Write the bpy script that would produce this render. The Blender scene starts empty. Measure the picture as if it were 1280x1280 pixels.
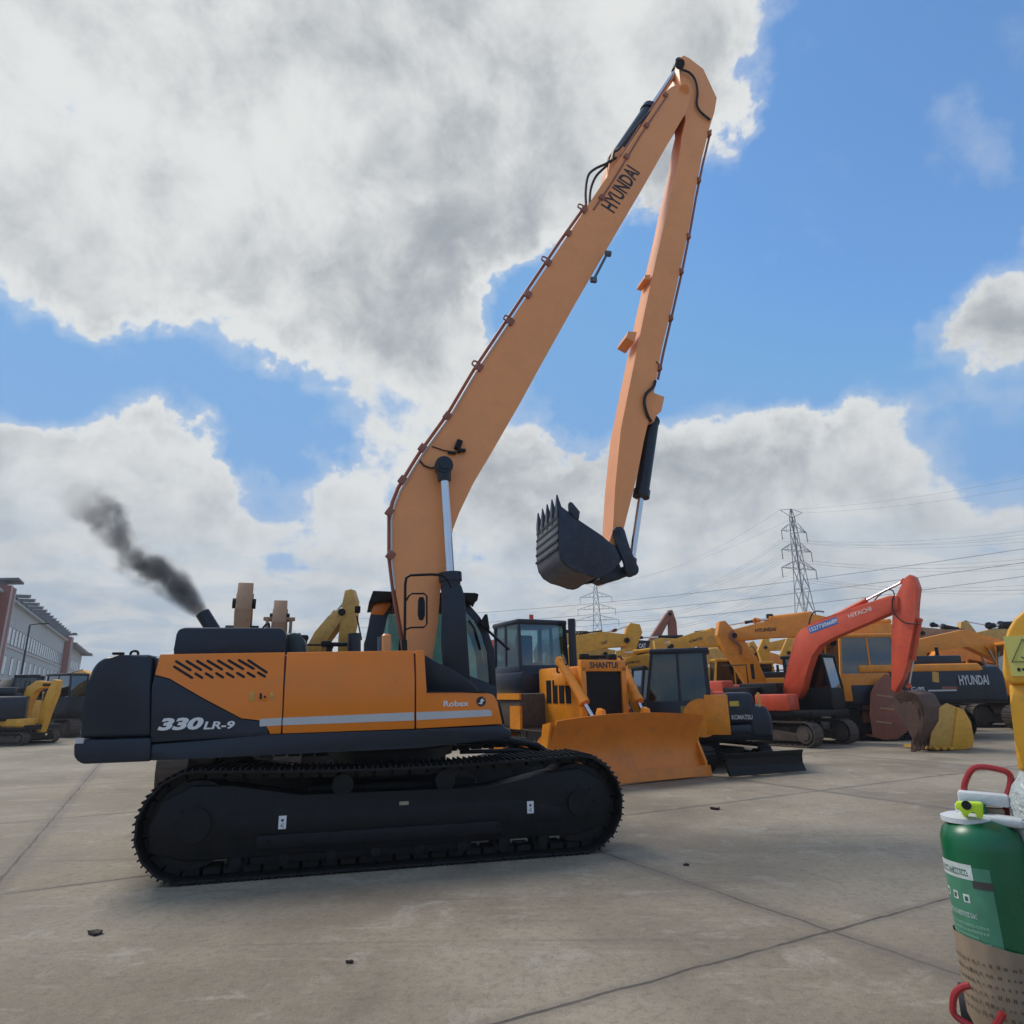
import bpy, bmesh, math, random
from mathutils import Vector, Matrix, Euler
random.seed(7)
S = bpy.context.scene
COL = S.collection
R = math.radians
# ---------------------------------------------------------------- camera
EYE = 1.75; FPX = 813.0; PITCH = R(15.5); ROLL = 0.018
fwd = Vector((0, math.cos(PITCH), math.sin(PITCH)))
rt0 = Vector((1, 0, 0)); up0 = rt0.cross(fwd)
RT = rt0*math.cos(ROLL) - up0*math.sin(ROLL)
UP = rt0*math.sin(ROLL) + up0*math.cos(ROLL)
cam_d = bpy.data.cameras.new('camera'); cam = bpy.data.objects.new('camera', cam_d); COL.objects.link(cam)
cam_d.sensor_width = 36; cam_d.lens = 36*FPX/1280; cam_d.clip_end = 3000; cam_d.clip_start = 0.05
mw = Matrix((RT, UP, -fwd)).transposed().to_4x4(); mw.translation = Vector((0, 0, EYE)); cam.matrix_world = mw
S.camera = cam
S.view_settings.view_transform = 'Standard'; S.view_settings.look = 'None'
S.view_settings.exposure = 0.33; S.view_settings.gamma = 1

def ray(x, y): return fwd + RT*((x-640)/FPX) - UP*((y-640)/FPX)
def ground(x, y, z=0.0):
    d = ray(x, y); t = (z-EYE)/d.z; return Vector((0, 0, EYE)) + d*t
def atdist(x, y, Y):
    d = ray(x, y); return Vector((0, 0, EYE)) + d*(Y/d.y)

# ---------------------------------------------------------------- world: sky and clouds
SUN_EL, SUN_AZ = R(52), R(-62)       # azimuth from +Y towards +X
W = bpy.data.worlds.new("World"); S.world = W; W.use_nodes = True
nt = W.node_tree; N = nt.nodes; L = nt.links; N.clear()
def nd(t, **k):
    n = N.new(t)
    for a, b in k.items(): setattr(n, a, b)
    return n
def mth(op, a, b=None, c=None):
    n = nd('ShaderNodeMath', operation=op)
    for i, v in enumerate((a, b, c)):
        if v is None: continue
        if isinstance(v, (int, float)): n.inputs[i].default_value = v
        else: L.new(v, n.inputs[i])
    return n.outputs[0]
def smooth(v, a, b, lo=0.0, hi=1.0):
    n = nd('ShaderNodeMapRange', interpolation_type='SMOOTHSTEP')
    L.new(v, n.inputs[0]); n.inputs[1].default_value = a; n.inputs[2].default_value = b
    n.inputs[3].default_value = lo; n.inputs[4].default_value = hi
    return n.outputs[0]
out = nd('ShaderNodeOutputWorld'); bg = nd('ShaderNodeBackground'); L.new(bg.outputs[0], out.inputs[0])
bg.inputs[1].default_value = 0.1
sky = nd('ShaderNodeTexSky', sky_type='NISHITA', sun_disc=False)
sky.sun_elevation = SUN_EL; sky.sun_rotation = SUN_AZ; sky.air_density = 1.0; sky.dust_density = 0.7; sky.ozone_density = 2.2
tc = nd('ShaderNodeTexCoord'); DIR = tc.outputs['Generated']
sep = nd('ShaderNodeSeparateXYZ'); L.new(DIR, sep.inputs[0])
wn = nd('ShaderNodeTexNoise'); L.new(DIR, wn.inputs['Vector']); wn.inputs['Scale'].default_value = 4.5; wn.inputs['Detail'].default_value = 6; wn.inputs['Roughness'].default_value = .6
w1 = nd('ShaderNodeVectorMath', operation='SUBTRACT'); L.new(wn.outputs[1], w1.inputs[0]); w1.inputs[1].default_value = (.5, .5, .5)
w2 = nd('ShaderNodeVectorMath', operation='SCALE'); L.new(w1.outputs[0], w2.inputs[0]); w2.inputs['Scale'].default_value = .30
w3 = nd('ShaderNodeVectorMath', operation='ADD'); L.new(DIR, w3.inputs[0]); L.new(w2.outputs[0], w3.inputs[1])
w4 = nd('ShaderNodeVectorMath', operation='NORMALIZE'); L.new(w3.outputs[0], w4.inputs[0]); WD = w4.outputs[0]
zc = mth('ADD', mth('MAXIMUM', sep.outputs[2], 0.0), 0.16)
cx = mth('DIVIDE', sep.outputs[0], zc); cy = mth('DIVIDE', sep.outputs[1], zc)
cmb = nd('ShaderNodeCombineXYZ'); L.new(cx, cmb.inputs[0]); L.new(cy, cmb.inputs[1])
def noise(vec, scale, detail, rough, dist=0.0, off=(0, 0, 0)):
    m = nd('ShaderNodeMapping'); L.new(vec, m.inputs[0]); m.inputs[1].default_value = off
    n = nd('ShaderNodeTexNoise'); L.new(m.outputs[0], n.inputs['Vector'])
    n.inputs['Scale'].default_value = scale; n.inputs['Detail'].default_value = detail
    n.inputs['Roughness'].default_value = rough; n.inputs['Distortion'].default_value = dist
    return n.outputs[0]
n1 = noise(cmb.outputs[0], 1.9, 9, 0.56, 0.25, (3.1, 1.7, 0))
n1b = noise(DIR, 7.0, 7, 0.6, 0.1, (1.3, 2.2, .4))
n2 = noise(DIR, 3.2, 6, 0.55, 0.2, (5.0, 2.0, 1.0))
n1c = noise(DIR, 17, 7, 0.62, 0.2, (4.1, 0.2, 1.4)); n3 = noise(DIR, 10, 8, 0.62, 0.3, (2.0, 7.0, 3.0)); n4 = noise(cmb.outputs[0], 2.6, 8, 0.6, 0.5, (9, 4, 2))
# cloud masses of the day, as directions on the sky with an angular size
BL = [(120,60,260,.9),(330,120,260,.9),(560,60,230,.7),(760,60,230,.75),(930,10,130,.6),(520,220,190,.55),(150,270,170,.65),(330,350,110,.55),
      (490,440,130,.55),(590,400,110,.4),(830,190,120,.5),(880,120,110,.5),(700,190,120,.3),
      (100,590,130,.58),(230,620,110,.6),(20,560,120,.55),(40,700,200,.5),(300,700,150,.5),(420,610,60,.45),
      (660,610,120,.5),(760,590,120,.45),(900,580,130,.58),(1010,560,120,.58),(1110,600,90,.6),(560,690,160,.5),(800,700,170,.5),(1000,700,190,.45),(1200,700,170,.35),
      (1180,175,70,1.5),(1150,195,50,.6),(1225,350,85,.5),(1180,410,60,.6),(1275,460,80,.5),(940,195,60,.35),(1150,490,60,.2),
      (100,420,100,-.7),(20,400,100,-.7),(270,470,110,-.8),(230,430,80,-.3),(690,360,90,-.9),(640,330,60,-.35),(720,440,110,-.6),(900,400,190,-.9),(1020,250,150,-.9),(1080,60,160,-.95),(1200,70,150,-.8),
      (1060,420,140,-.8),(1230,560,110,-.6),(570,110,60,-.5),(505,70,40,-.4),(420,200,50,-.3),(380,520,70,-.5),(30,450,80,-.4),(1000,480,60,-.35),(760,500,80,-.5),(340,570,80,-.7),(60,480,90,-.35),(960,330,150,-.6),(1100,300,100,-.6)]
acc = smooth(sep.outputs[2], 0.02, 0.22, 0.62, 0.40)
for (bx, by, br, bw) in BL:
    c = ray(bx, by).normalized(); ang = br/FPX*0.9
    dp = nd('ShaderNodeVectorMath', operation='DOT_PRODUCT'); L.new(WD, dp.inputs[0]); dp.inputs[1].default_value = c
    acc = mth('ADD', acc, smooth(dp.outputs['Value'], math.cos(ang*1.35), math.cos(ang*0.15), 0.0, bw*0.62))
acc = mth('MINIMUM', mth('MAXIMUM', acc, -0.05), 1.0)
dens = mth('ADD', acc, mth('MULTIPLY', mth('SUBTRACT', n1, 0.5), 1.25))
dens = mth('ADD', dens, mth('MULTIPLY', mth('SUBTRACT', n1b, 0.5), 1.0))
dens = mth('ADD', dens, mth('MULTIPLY', mth('SUBTRACT', n1c, 0.5), 0.55))
mask = smooth(dens, 0.37, 0.68)
veil = smooth(dens, 0.05, 0.6, 0.0, 0.35)
mask = mth('MAXIMUM', mask, veil)
shade = smooth(mth('ADD', mth('ADD', dens, mth('MULTIPLY', mth('SUBTRACT', n2, 0.5), 1.7)), mth('MULTIPLY', mth('SUBTRACT', n3, 0.5), 1.7)), 0.52, 1.75)
cc = nd('ShaderNodeMix', data_type='RGBA'); L.new(shade, cc.inputs[0])
cc.inputs[6].default_value = (6.3, 6.4, 6.3, 1); cc.inputs[7].default_value = (2.7, 2.95, 3.2, 1)
hz = nd('ShaderNodeMix', data_type='RGBA'); L.new(smooth(sep.outputs[2], 0.0, 0.34, 0.75, 0.0), hz.inputs[0])
L.new(cc.outputs[2], hz.inputs[6])
hc_ = nd('ShaderNodeMix', data_type='RGBA'); L.new(smooth(n4, .40, .62), hc_.inputs[0]); hc_.inputs[6].default_value = (2.6, 3.7, 4.9, 1); hc_.inputs[7].default_value = (5.4, 5.5, 5.4, 1)
L.new(hc_.outputs[2], hz.inputs[7])
sk = nd('ShaderNodeMix', data_type='RGBA', blend_type='MULTIPLY'); sk.inputs[0].default_value = 1.0
L.new(sky.outputs[0], sk.inputs[6]); sk.inputs[7].default_value = (0.84, 1.40, 1.72, 1)
skm = nd('ShaderNodeVectorMath', operation='MINIMUM'); L.new(sk.outputs[2], skm.inputs[0]); skm.inputs[1].default_value = (1.25, 3.1, 6.0)
mx = nd('ShaderNodeMix', data_type='RGBA'); L.new(mask, mx.inputs[0]); L.new(skm.outputs[0], mx.inputs[6]); L.new(hz.outputs[2], mx.inputs[7])
L.new(mx.outputs[2], bg.inputs[0])
# ---------------------------------------------------------------- sun (veiled by cloud)
sl = bpy.data.lights.new('sun', 'SUN'); sl.energy = 2.2; sl.angle = R(22); sl.color = (1, .95, .88)
so = bpy.data.objects.new('sun', sl); COL.objects.link(so)
sd = Vector((math.sin(SUN_AZ)*math.cos(SUN_EL), math.cos(SUN_AZ)*math.cos(SUN_EL), math.sin(SUN_EL)))
so.rotation_euler = sd.to_track_quat('Z', 'Y').to_euler(); so.location = sd*80

# ---------------------------------------------------------------- materials
def mat(name, rgb, rough=.45, metal=0.0, var=.25, vscale=3.0, dirt=None, dirta=.35, bump=0.0, bscale=40, spec=.5, emit=None):
    m = bpy.data.materials.new(name); m.use_nodes = True; t = m.node_tree; n = t.nodes; l = t.links
    b = n['Principled BSDF']; b.inputs['Roughness'].default_value = rough; b.inputs['Metallic'].default_value = metal
    b.inputs['Specular IOR Level'].default_value = spec
    tcn = n.new('ShaderNodeTexCoord'); no = n.new('ShaderNodeTexNoise'); l.new(tcn.outputs['Object'], no.inputs['Vector'])
    no.inputs['Scale'].default_value = vscale; no.inputs['Detail'].default_value = 7; no.inputs['Roughness'].default_value = .62
    r = n.new('ShaderNodeMapRange'); l.new(no.outputs[0], r.inputs[0]); r.inputs[1].default_value = .3; r.inputs[2].default_value = .7
    r.inputs[3].default_value = 1-var; r.inputs[4].default_value = 1+var*.6
    mm = n.new('ShaderNodeVectorMath'); mm.operation = 'SCALE'; mm.inputs[0].default_value = rgb[:3]; l.new(r.outputs[0], mm.inputs['Scale'])
    col = mm.outputs[0]
    if dirt:
        n3 = n.new('ShaderNodeTexNoise'); l.new(tcn.outputs['Object'], n3.inputs['Vector']); n3.inputs['Scale'].default_value = vscale*2.3
        n3.inputs['Detail'].default_value = 9; n3.inputs['Roughness'].default_value = .72
        r3 = n.new('ShaderNodeMapRange'); l.new(n3.outputs[0], r3.inputs[0]); r3.inputs[1].default_value = .5; r3.inputs[2].default_value = .72
        r3.inputs[4].default_value = dirta
        mi = n.new('ShaderNodeMix'); mi.data_type = 'RGBA'; l.new(r3.outputs[0], mi.inputs[0]); l.new(col, mi.inputs[6]); mi.inputs[7].default_value = (*dirt, 1)
        col = mi.outputs[2]
    l.new(col, b.inputs['Base Color'])
    rr = n.new('ShaderNodeMapRange'); l.new(no.outputs[0], rr.inputs[0]); rr.inputs[3].default_value = max(.05, rough-.12); rr.inputs[4].default_value = min(1, rough+.15)
    l.new(rr.outputs[0], b.inputs['Roughness'])
    if bump:
        nb = n.new('ShaderNodeTexNoise'); l.new(tcn.outputs['Object'], nb.inputs['Vector']); nb.inputs['Scale'].default_value = bscale; nb.inputs['Detail'].default_value = 5
        bp = n.new('ShaderNodeBump'); bp.inputs['Strength'].default_value = bump; bp.inputs['Distance'].default_value = .02
        l.new(nb.outputs[0], bp.inputs['Height']); l.new(bp.outputs[0], b.inputs['Normal'])
    return m
def glass(name, tint, a=.55, rough=.05):
    m = bpy.data.materials.new(name); m.use_nodes = True; t = m.node_tree; n = t.nodes; l = t.links
    for x in list(n): n.remove(x)
    o = n.new('ShaderNodeOutputMaterial'); tr = n.new('ShaderNodeBsdfTransparent'); tr.inputs[0].default_value = (*tint, 1)
    gl = n.new('ShaderNodeBsdfGlossy'); gl.inputs[1].default_value = rough; gl.inputs[0].default_value = (.8, .85, .9, 1)
    fr = n.new('ShaderNodeLayerWeight'); fr.inputs[0].default_value = .35
    mr = n.new('ShaderNodeMapRange'); l.new(fr.outputs[1], mr.inputs[0]); mr.inputs[3].default_value = .07; mr.inputs[4].default_value = .75
    mi = n.new('ShaderNodeMixShader'); l.new(mr.outputs[0], mi.inputs[0]); l.new(tr.outputs[0], mi.inputs[1]); l.new(gl.outputs[0], mi.inputs[2])
    l.new(mi.outputs[0], o.inputs[0]); return m

DUST = (.30, .25, .19)
M = dict(
 orange=mat('orange_paint', (.80,.205,.007), .30, var=.06, vscale=1.2, dirt=(.50,.22,.05), dirta=.3, spec=.5),
 boom=mat('boom_paint', (.88,.335,.108), .36, var=.06, vscale=.9, dirt=(.52,.23,.10), dirta=.3, spec=.5, bump=.05, bscale=3),
 navy=mat('navy_paint', (.010,.017,.031), .34, var=.15, vscale=1.5, dirt=(.035,.04,.046), dirta=.35, spec=.4),
 black=mat('black_steel', (.0065,.007,.0085), .5, var=.3, vscale=4, dirt=(.022,.020,.018), dirta=.45, spec=.25),
 track=mat('track_steel', (.008,.008,.009), .6, var=.35, vscale=5, dirt=(.03,.026,.022), dirta=.5, bump=.3, spec=.3),
 bucket=mat('bucket_paint', (.014,.022,.042), .42, var=.25, vscale=3, dirt=(.09,.09,.1), dirta=.35, bump=.2),
 bucketwear_lit=mat('bucket_worn_lit', (.15,.155,.18), .5, metal=.2, var=.35, vscale=6, dirt=(.04,.04,.05), dirta=.6, bump=.3),  # worn floor steel, its colour lightened to carry light falling on that face
 chrome=mat('chrome_rod', (.62,.63,.66), .18, metal=1, var=.06),
 white=mat('white_marking', (.72,.72,.72), .5, var=.05),
 stripe=mat('silver_stripe', (.50,.50,.50), .4, var=.05),
 rubber=mat('rubber_hose', (.012,.012,.014), .6, var=.2),
 pipe=mat('pipe_paint', (.30,.10,.06), .45, var=.15, dirt=(.16,.07,.06), dirta=.4),
 dark=mat('dark_opening', (.008,.008,.01), .8, var=.2),
 letter=mat('dark_lettering', (.02,.018,.02), .5, var=.1),
 glass=glass('cab_glass', (.50,.62,.60)),
 dglass=glass('dark_cab_glass', (.16,.20,.21)),
 glassc=glass('clear_cab_glass', (.36,.44,.45)),
 seat=mat('seat_fabric', (.02,.02,.022), .8),
 brown=mat('weathered_tan_paint', (.38,.22,.12), .6, var=.2, dirt=(.16,.10,.07), dirta=.6),
 yellow=mat('yellow_paint', (.74,.35,.02), .42, var=.15, dirt=(.33,.19,.06), dirta=.6),
 yellow2=mat('faded_yellow_paint', (.62,.34,.06), .5, var=.18, dirt=(.24,.16,.08), dirta=.75),
 amber=mat('amber_paint', (.80,.265,.010), .40, var=.14, dirt=(.36,.17,.05), dirta=.55),
 bladep=mat('blade_orange_paint', (.74,.215,.018), .45, var=.12, vscale=1.5, dirt=(.36,.15,.05), dirta=.6, bump=.1),
 red=mat('red_paint', (.66,.085,.03), .42, var=.12, dirt=(.30,.07,.04), dirta=.4),
 redworn=mat('worn_red_paint', (.26,.085,.05), .6, var=.25, dirt=(.13,.07,.05), dirta=.7),
 rust=mat('rusty_steel', (.105,.055,.036), .8, var=.4, vscale=6, dirt=(.17,.09,.06), dirta=.6, bump=.6),
 dtrack=mat('dusty_track_steel', (.085,.062,.048), .8, var=.35, vscale=5, dirt=(.15,.11,.08), dirta=.6, bump=.4),
 galv=mat('galvanised_steel', (.10,.12,.15), .6, metal=.2, var=.1),
 wire=mat('aluminium_wire', (.20,.22,.25), .6),
)
# ---------------------------------------------------------------- mesh helpers
class MB:
    def __init__(s): s.bm = bmesh.new()
    def _tag(s, vs, mtx=None):
        if mtx: bmesh.ops.transform(s.bm, matrix=mtx, verts=vs)
        return vs
    def prism(s, pts, w0, w1, bev=0.0, seg=2):
        """outline in the (x,z) plane, extruded from y=w0 to y=w1"""
        b = s.bm; n = len(pts)
        a = sum(pts[i][0]*pts[(i+1)%n][1]-pts[(i+1)%n][0]*pts[i][1] for i in range(n))
        if a < 0: pts = pts[::-1]
        f = [b.verts.new((p[0], w0, p[1])) for p in pts]; k = [b.verts.new((p[0], w1, p[1])) for p in pts]
        fs = [b.faces.new(f), b.faces.new(k[::-1])]
        for i in range(n): fs.append(b.faces.new((f[i], k[i], k[(i+1)%n], f[(i+1)%n])))
        if bev:
            es = list({e for x in fs for e in x.edges})
            bmesh.ops.bevel(b, geom=es, offset=bev, segments=seg, affect='EDGES', clamp_overlap=True, profile=.5)
            return None
        return f+k
    def box(s, c, d, rot=None, bev=0.0):
        b = s.bm; x, y, z = d[0]/2, d[1]/2, d[2]/2
        mt = Matrix.Translation(Vector(c)) @ (rot.to_matrix().to_4x4() if isinstance(rot, Euler) else (rot or Matrix.Identity(4)))
        vs = [b.verts.new(mt @ Vector((i*x, j*y, k*z))) for i in (-1, 1) for j in (-1, 1) for k in (-1, 1)]
        fs = [b.faces.new([vs[i] for i in q]) for q in ((0,1,3,2),(4,6,7,5),(0,4,5,1),(2,3,7,6),(0,2,6,4),(1,5,7,3))]
        if bev: bmesh.ops.bevel(b, geom=list({e for f in fs for e in f.edges}), offset=bev, segments=2, affect='EDGES', clamp_overlap=True, profile=.5)
        return vs
    def cyl(s, p0, p1, r0, r1=None, n=18):
        r1 = r0 if r1 is None else r1
        p0 = Vector(p0); p1 = Vector(p1); d = (p1-p0).normalized()
        a = d.orthogonal().normalized(); c = d.cross(a); b = s.bm
        A = [b.verts.new(p0+(a*math.cos(t)+c*math.sin(t))*r0) for t in [2*math.pi*i/n for i in range(n)]]
        B = [b.verts.new(p1+(a*math.cos(t)+c*math.sin(t))*r1) for t in [2*math.pi*i/n for i in range(n)]]
        b.faces.new(A[::-1]); b.faces.new(B)
        for i in range(n): b.faces.new((A[i], A[(i+1)%n], B[(i+1)%n], B[i]))
    def bar(s, p0, p1, w, h=None):
        h = h or w; p0 = Vector(p0); p1 = Vector(p1); d = p1-p0
        q = d.to_track_quat('X', 'Z').to_matrix().to_4x4()
        return s.box((p0+p1)/2, (d.length, w, h), rot=q)
    def tube(s, pts, r, n=8, smooth_n=0):
        pts = [Vector(p) for p in pts]
        if smooth_n: pts = catmull(pts, smooth_n)
        b = s.bm; rings = []; a = None
        for i, p in enumerate(pts):
            d = (pts[min(i+1, len(pts)-1)]-pts[max(i-1, 0)]).normalized()
            if a is None: a = d.orthogonal().normalized()
            a = (a-d*a.dot(d)).normalized(); c = d.cross(a)
            rings.append([b.verts.new(p+(a*math.cos(t)+c*math.sin(t))*r) for t in [2*math.pi*k/n for k in range(n)]])
        for i in range(len(rings)-1):
            for k in range(n): b.faces.new((rings[i][k], rings[i][(k+1)%n], rings[i+1][(k+1)%n], rings[i+1][k]))
        b.faces.new(rings[0][::-1]); b.faces.new(rings[-1])
    def lathe(s, prof, c=(0,0,0), n=32):
        b = s.bm; c = Vector(c); rs = []
        for (r, z) in prof:
            rs.append([b.verts.new(c+Vector((r*math.cos(2*math.pi*k/n), r*math.sin(2*math.pi*k/n), z))) for k in range(n)])
        for i in range(len(rs)-1):
            for k in range(n): b.faces.new((rs[i][k], rs[i][(k+1)%n], rs[i+1][(k+1)%n], rs[i+1][k]))
        b.faces.new(rs[0][::-1]); b.faces.new(rs[-1])
    def quad(s, *p): s.bm.faces.new([s.bm.verts.new(Vector(q)) for q in p])
    def lean(s, zc, k):
        """push what is above the crease zc back by k per metre"""
        b = s.bm
        bmesh.ops.bisect_plane(b, geom=b.verts[:]+b.edges[:]+b.faces[:], plane_co=(0,0,zc), plane_no=(0,0,1))
        for v in b.verts:
            if v.co.z > zc: v.co.y += (v.co.z-zc)*k
    def build(s, name, m, parent=None, ang=35):
        b = s.bm; bmesh.ops.recalc_face_normals(b, faces=b.faces[:])
        me = bpy.data.meshes.new(name); b.to_mesh(me); b.free()
        me.polygons.foreach_set('use_smooth', [True]*len(me.polygons)); me.set_sharp_from_angle(angle=R(ang))
        me.materials.append(m if not isinstance(m, str) else M[m])
        o = bpy.data.objects.new(name, me); COL.objects.link(o)
        if parent: o.parent = parent
        return o
def catmull(p, n):
    q = [p[0]]+p+[p[-1]]; o = []
    for i in range(1, len(q)-2):
        for k in range(n):
            t = k/n; a, b, c, d = q[i-1], q[i], q[i+1], q[i+2]
            o.append(.5*((2*b)+(-a+c)*t+(2*a-5*b+4*c-d)*t*t+(-a+3*b-3*c+d)*t*t*t))
    return o+[p[-1]]
def tag(o, label=None, cat=None, group=None, kind=None):
    for k, v in (('label', label), ('category', cat), ('group', group), ('kind', kind)):
        if v: o[k] = v
    return o
def thing(name, label, cat, loc=(0,0,0), yaw=0.0, group=None, kind=None):
    o = bpy.data.objects.new(name, None); COL.objects.link(o); o.location = loc; o.rotation_euler = (0, 0, yaw)
    o.empty_display_size = .3
    return tag(o, label, cat, group, kind)
class Frame:
    """local axes of a machine: x forward, y to its left, z up; origin on the ground"""
    def __init__(s, loc, yaw):
        s.o = Vector((loc[0], loc[1], 0)); s.yaw = yaw
        s.u = Vector((math.cos(yaw), math.sin(yaw), 0)); s.n = Vector((-math.sin(yaw), math.cos(yaw), 0))
    def uz(s, x, y, w=0.0):
        d = ray(x, y); e = Vector((0, 0, EYE))-s.o
        t = (w-e.dot(s.n))/d.dot(s.n); p = e+d*t
        return (p.dot(s.u), p.z)
    def poly(s, pts, w=0.0): return [s.uz(x, y, w) for x, y in pts]
    def p3(s, x, y, w=0.0):
        a = s.uz(x, y, w); return Vector((a[0], w, a[1]))
    def uw(s, x, y, z):
        p = ground(x, y, z)-s.o; return Vector((p.dot(s.u), p.dot(s.n), z))
def lettering(txt, org, xd, yd, width, height, m, parent, shear=0.0, bold=0.0, depth=.002, name='lettering'):
    cu = bpy.data.curves.new('t', 'FONT'); cu.body = txt; cu.size = 1; cu.offset = bold; cu.shear = shear; cu.extrude = 0; cu.resolution_u = 3
    to = bpy.data.objects.new('t', cu); COL.objects.link(to)
    bpy.context.view_layer.update()
    me = bpy.data.meshes.new_from_object(to.evaluated_get(bpy.context.evaluated_depsgraph_get()))
    bpy.data.objects.remove(to); bpy.data.curves.remove(cu)
    xs = [v.co.x for v in me.vertices]; ys = [v.co.y for v in me.vertices]
    x0, x1, y0, y1 = min(xs), max(xs), min(ys), max(ys)
    xd = Vector(xd).normalized(); yd = Vector(yd); yd = (yd-xd*yd.dot(xd)).normalized(); org = Vector(org)
    for v in me.vertices:
        v.co = org+xd*((v.co.x-x0)/(x1-x0)*width)+yd*((v.co.y-y0)/(y1-y0)*height)
    me.materials.append(M[m] if isinstance(m, str) else m); me.name = name
    o = bpy.data.objects.new(name, me); COL.objects.link(o); o.parent = parent
    return o
def letpx(txt, F, w, p0, p1, hpx, m, parent, **k):
    a = F.p3(p0[0], p0[1], w); b = F.p3(p1[0], p1[1], w); d = b-a
    c = F.p3(p0[0], p0[1]-10, w); hh = (c-a).length/10*hpx
    up = Vector((-d.z, 0, d.x));
    if up.z < 0: up = -up
    return lettering(txt, a, d, up, d.length, hh, m, parent, **k)
def hyd(F_or_none, p0, p1, split, r, rr, parent, bm='navy', name='hydraulic_cylinder'):
    p0 = Vector(p0); p1 = Vector(p1); q = p0.lerp(p1, split); d = (p1-p0).normalized()
    b = MB(); b.cyl(p0, q, r); b.cyl(q-d*.10, q+d*.02, r*1.18); b.cyl(p0-Vector((0,.07,0)), p0+Vector((0,.07,0)), r*.95)
    o = b.build(name, bm, parent)
    b = MB(); b.cyl(q-d*.02, p1, rr); b.build('piston_rod', 'chrome', o)
    b = MB(); b.cyl(p1-Vector((0,.07,0)), p1+Vector((0,.07,0)), r*.95); b.cyl(p1-d*r*1.6, p1, rr*1.5, r*.8); b.build('rod_eye', bm, o)
    return o
def loop_path(xa, xb, r, zc, step, sag=0.0):
    """points and tangents along a stadium track loop"""
    pts = []; Ls = xb-xa; per = 2*Ls+2*math.pi*r; n = int(round(per/step)); st = per/n
    for i in range(n):
        s = i*st
        if s < Ls: p = (xa+s, zc-r, 0.0)
        elif s < Ls+math.pi*r:
            a = (s-Ls)/r; p = (xb+r*math.sin(a), zc-r*math.cos(a), a)
        elif s < 2*Ls+math.pi*r:
            t = s-Ls-math.pi*r; p = (xb-t, zc+r-sag*math.sin(math.pi*t/Ls), math.pi)
        else:
            a = (s-2*Ls-math.pi*r)/r; p = (xa-r*math.sin(a), zc+r*math.cos(a), math.pi+a)
        pts.append(p)
    return pts, st
def track_unit(parent, y0, y1, L, H, mt='track', step=.19, detail=True, off=0.0, framemat=None, yaw=0.0):
    """one crawler: belt, frame, sprocket, idler, rollers; outer side is y0 or y1"""
    r = H/2; xa = -L/2+r+off; xb = L/2-r+off; zc = r
    root = MB(); Rz = Matrix.Rotation(yaw, 4, 'Z')
    pts, st = loop_path(xa, xb, r-.03, zc, step, sag=.05 if detail else 0)
    W_ = y1-y0; yc = (y0+y1)/2
    for (x, z, a) in pts:
        rot = Matrix.Rotation(-a, 4, 'Y')
        root.box((x, yc, z), (st*1.04, W_, .022), rot=rot)
        if detail:
            c = Vector((x, yc, z)); nrm = rot @ Vector((0, 0, -1)); tx = rot @ Vector((1, 0, 0))
            for k in (-.36, 0.0, .36):
                root.box(c+nrm*.022+tx*(k*st), (.016, W_*.98, .03), rot=rot)
            root.box(c-nrm*.05, (st*.8, .09, .07), rot=rot)
            root.box(c-nrm*.05+Vector((0, .12, 0)), (st*.8, .03, .06), rot=rot); root.box(c-nrm*.05-Vector((0, .12, 0)), (st*.8, .03, .06), rot=rot)
        else:
            c = Vector((x, yc, z)); nrm = rot @ Vector((0, 0, -1)); root.box(c+nrm*.02, (.03, W_*.98, .03), rot=rot)
            root.box(c-nrm*.03, (st*.8, W_*.4, .05), rot=rot)
    bmesh.ops.transform(root.bm, matrix=Rz, verts=root.bm.verts[:])
    t = root.build('track', mt, parent)
    fw = W_*.62; a, b_ = yc-fw/2, yc+fw/2
    f = MB(); f.prism([(xa, .22*H), (xb, .22*H), (xb, .46*H), (xb-.25*L, .62*H), (xb-.5*L, .66*H), (xa+.1*L, .62*H), (xa, .5*H)], a, b_, .015)
    bmesh.ops.transform(f.bm, matrix=Rz, verts=f.bm.verts[:]); f.build('track_frame', framemat or mt, t)
    for nm, xx in (('sprocket', xa), ('idler', xb)):
        f = MB(); f.cyl((xx, a-(.03 if not detail else 0), zc), (xx, b_+.03, zc), r-.12, n=28); f.cyl((xx, a-(.06 if not detail else .01), zc), (xx, b_+.06, zc), r*.42, n=20)
        bmesh.ops.transform(f.bm, matrix=Rz, verts=f.bm.verts[:]); f.build(nm, framemat or mt, t)
    return t
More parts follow.
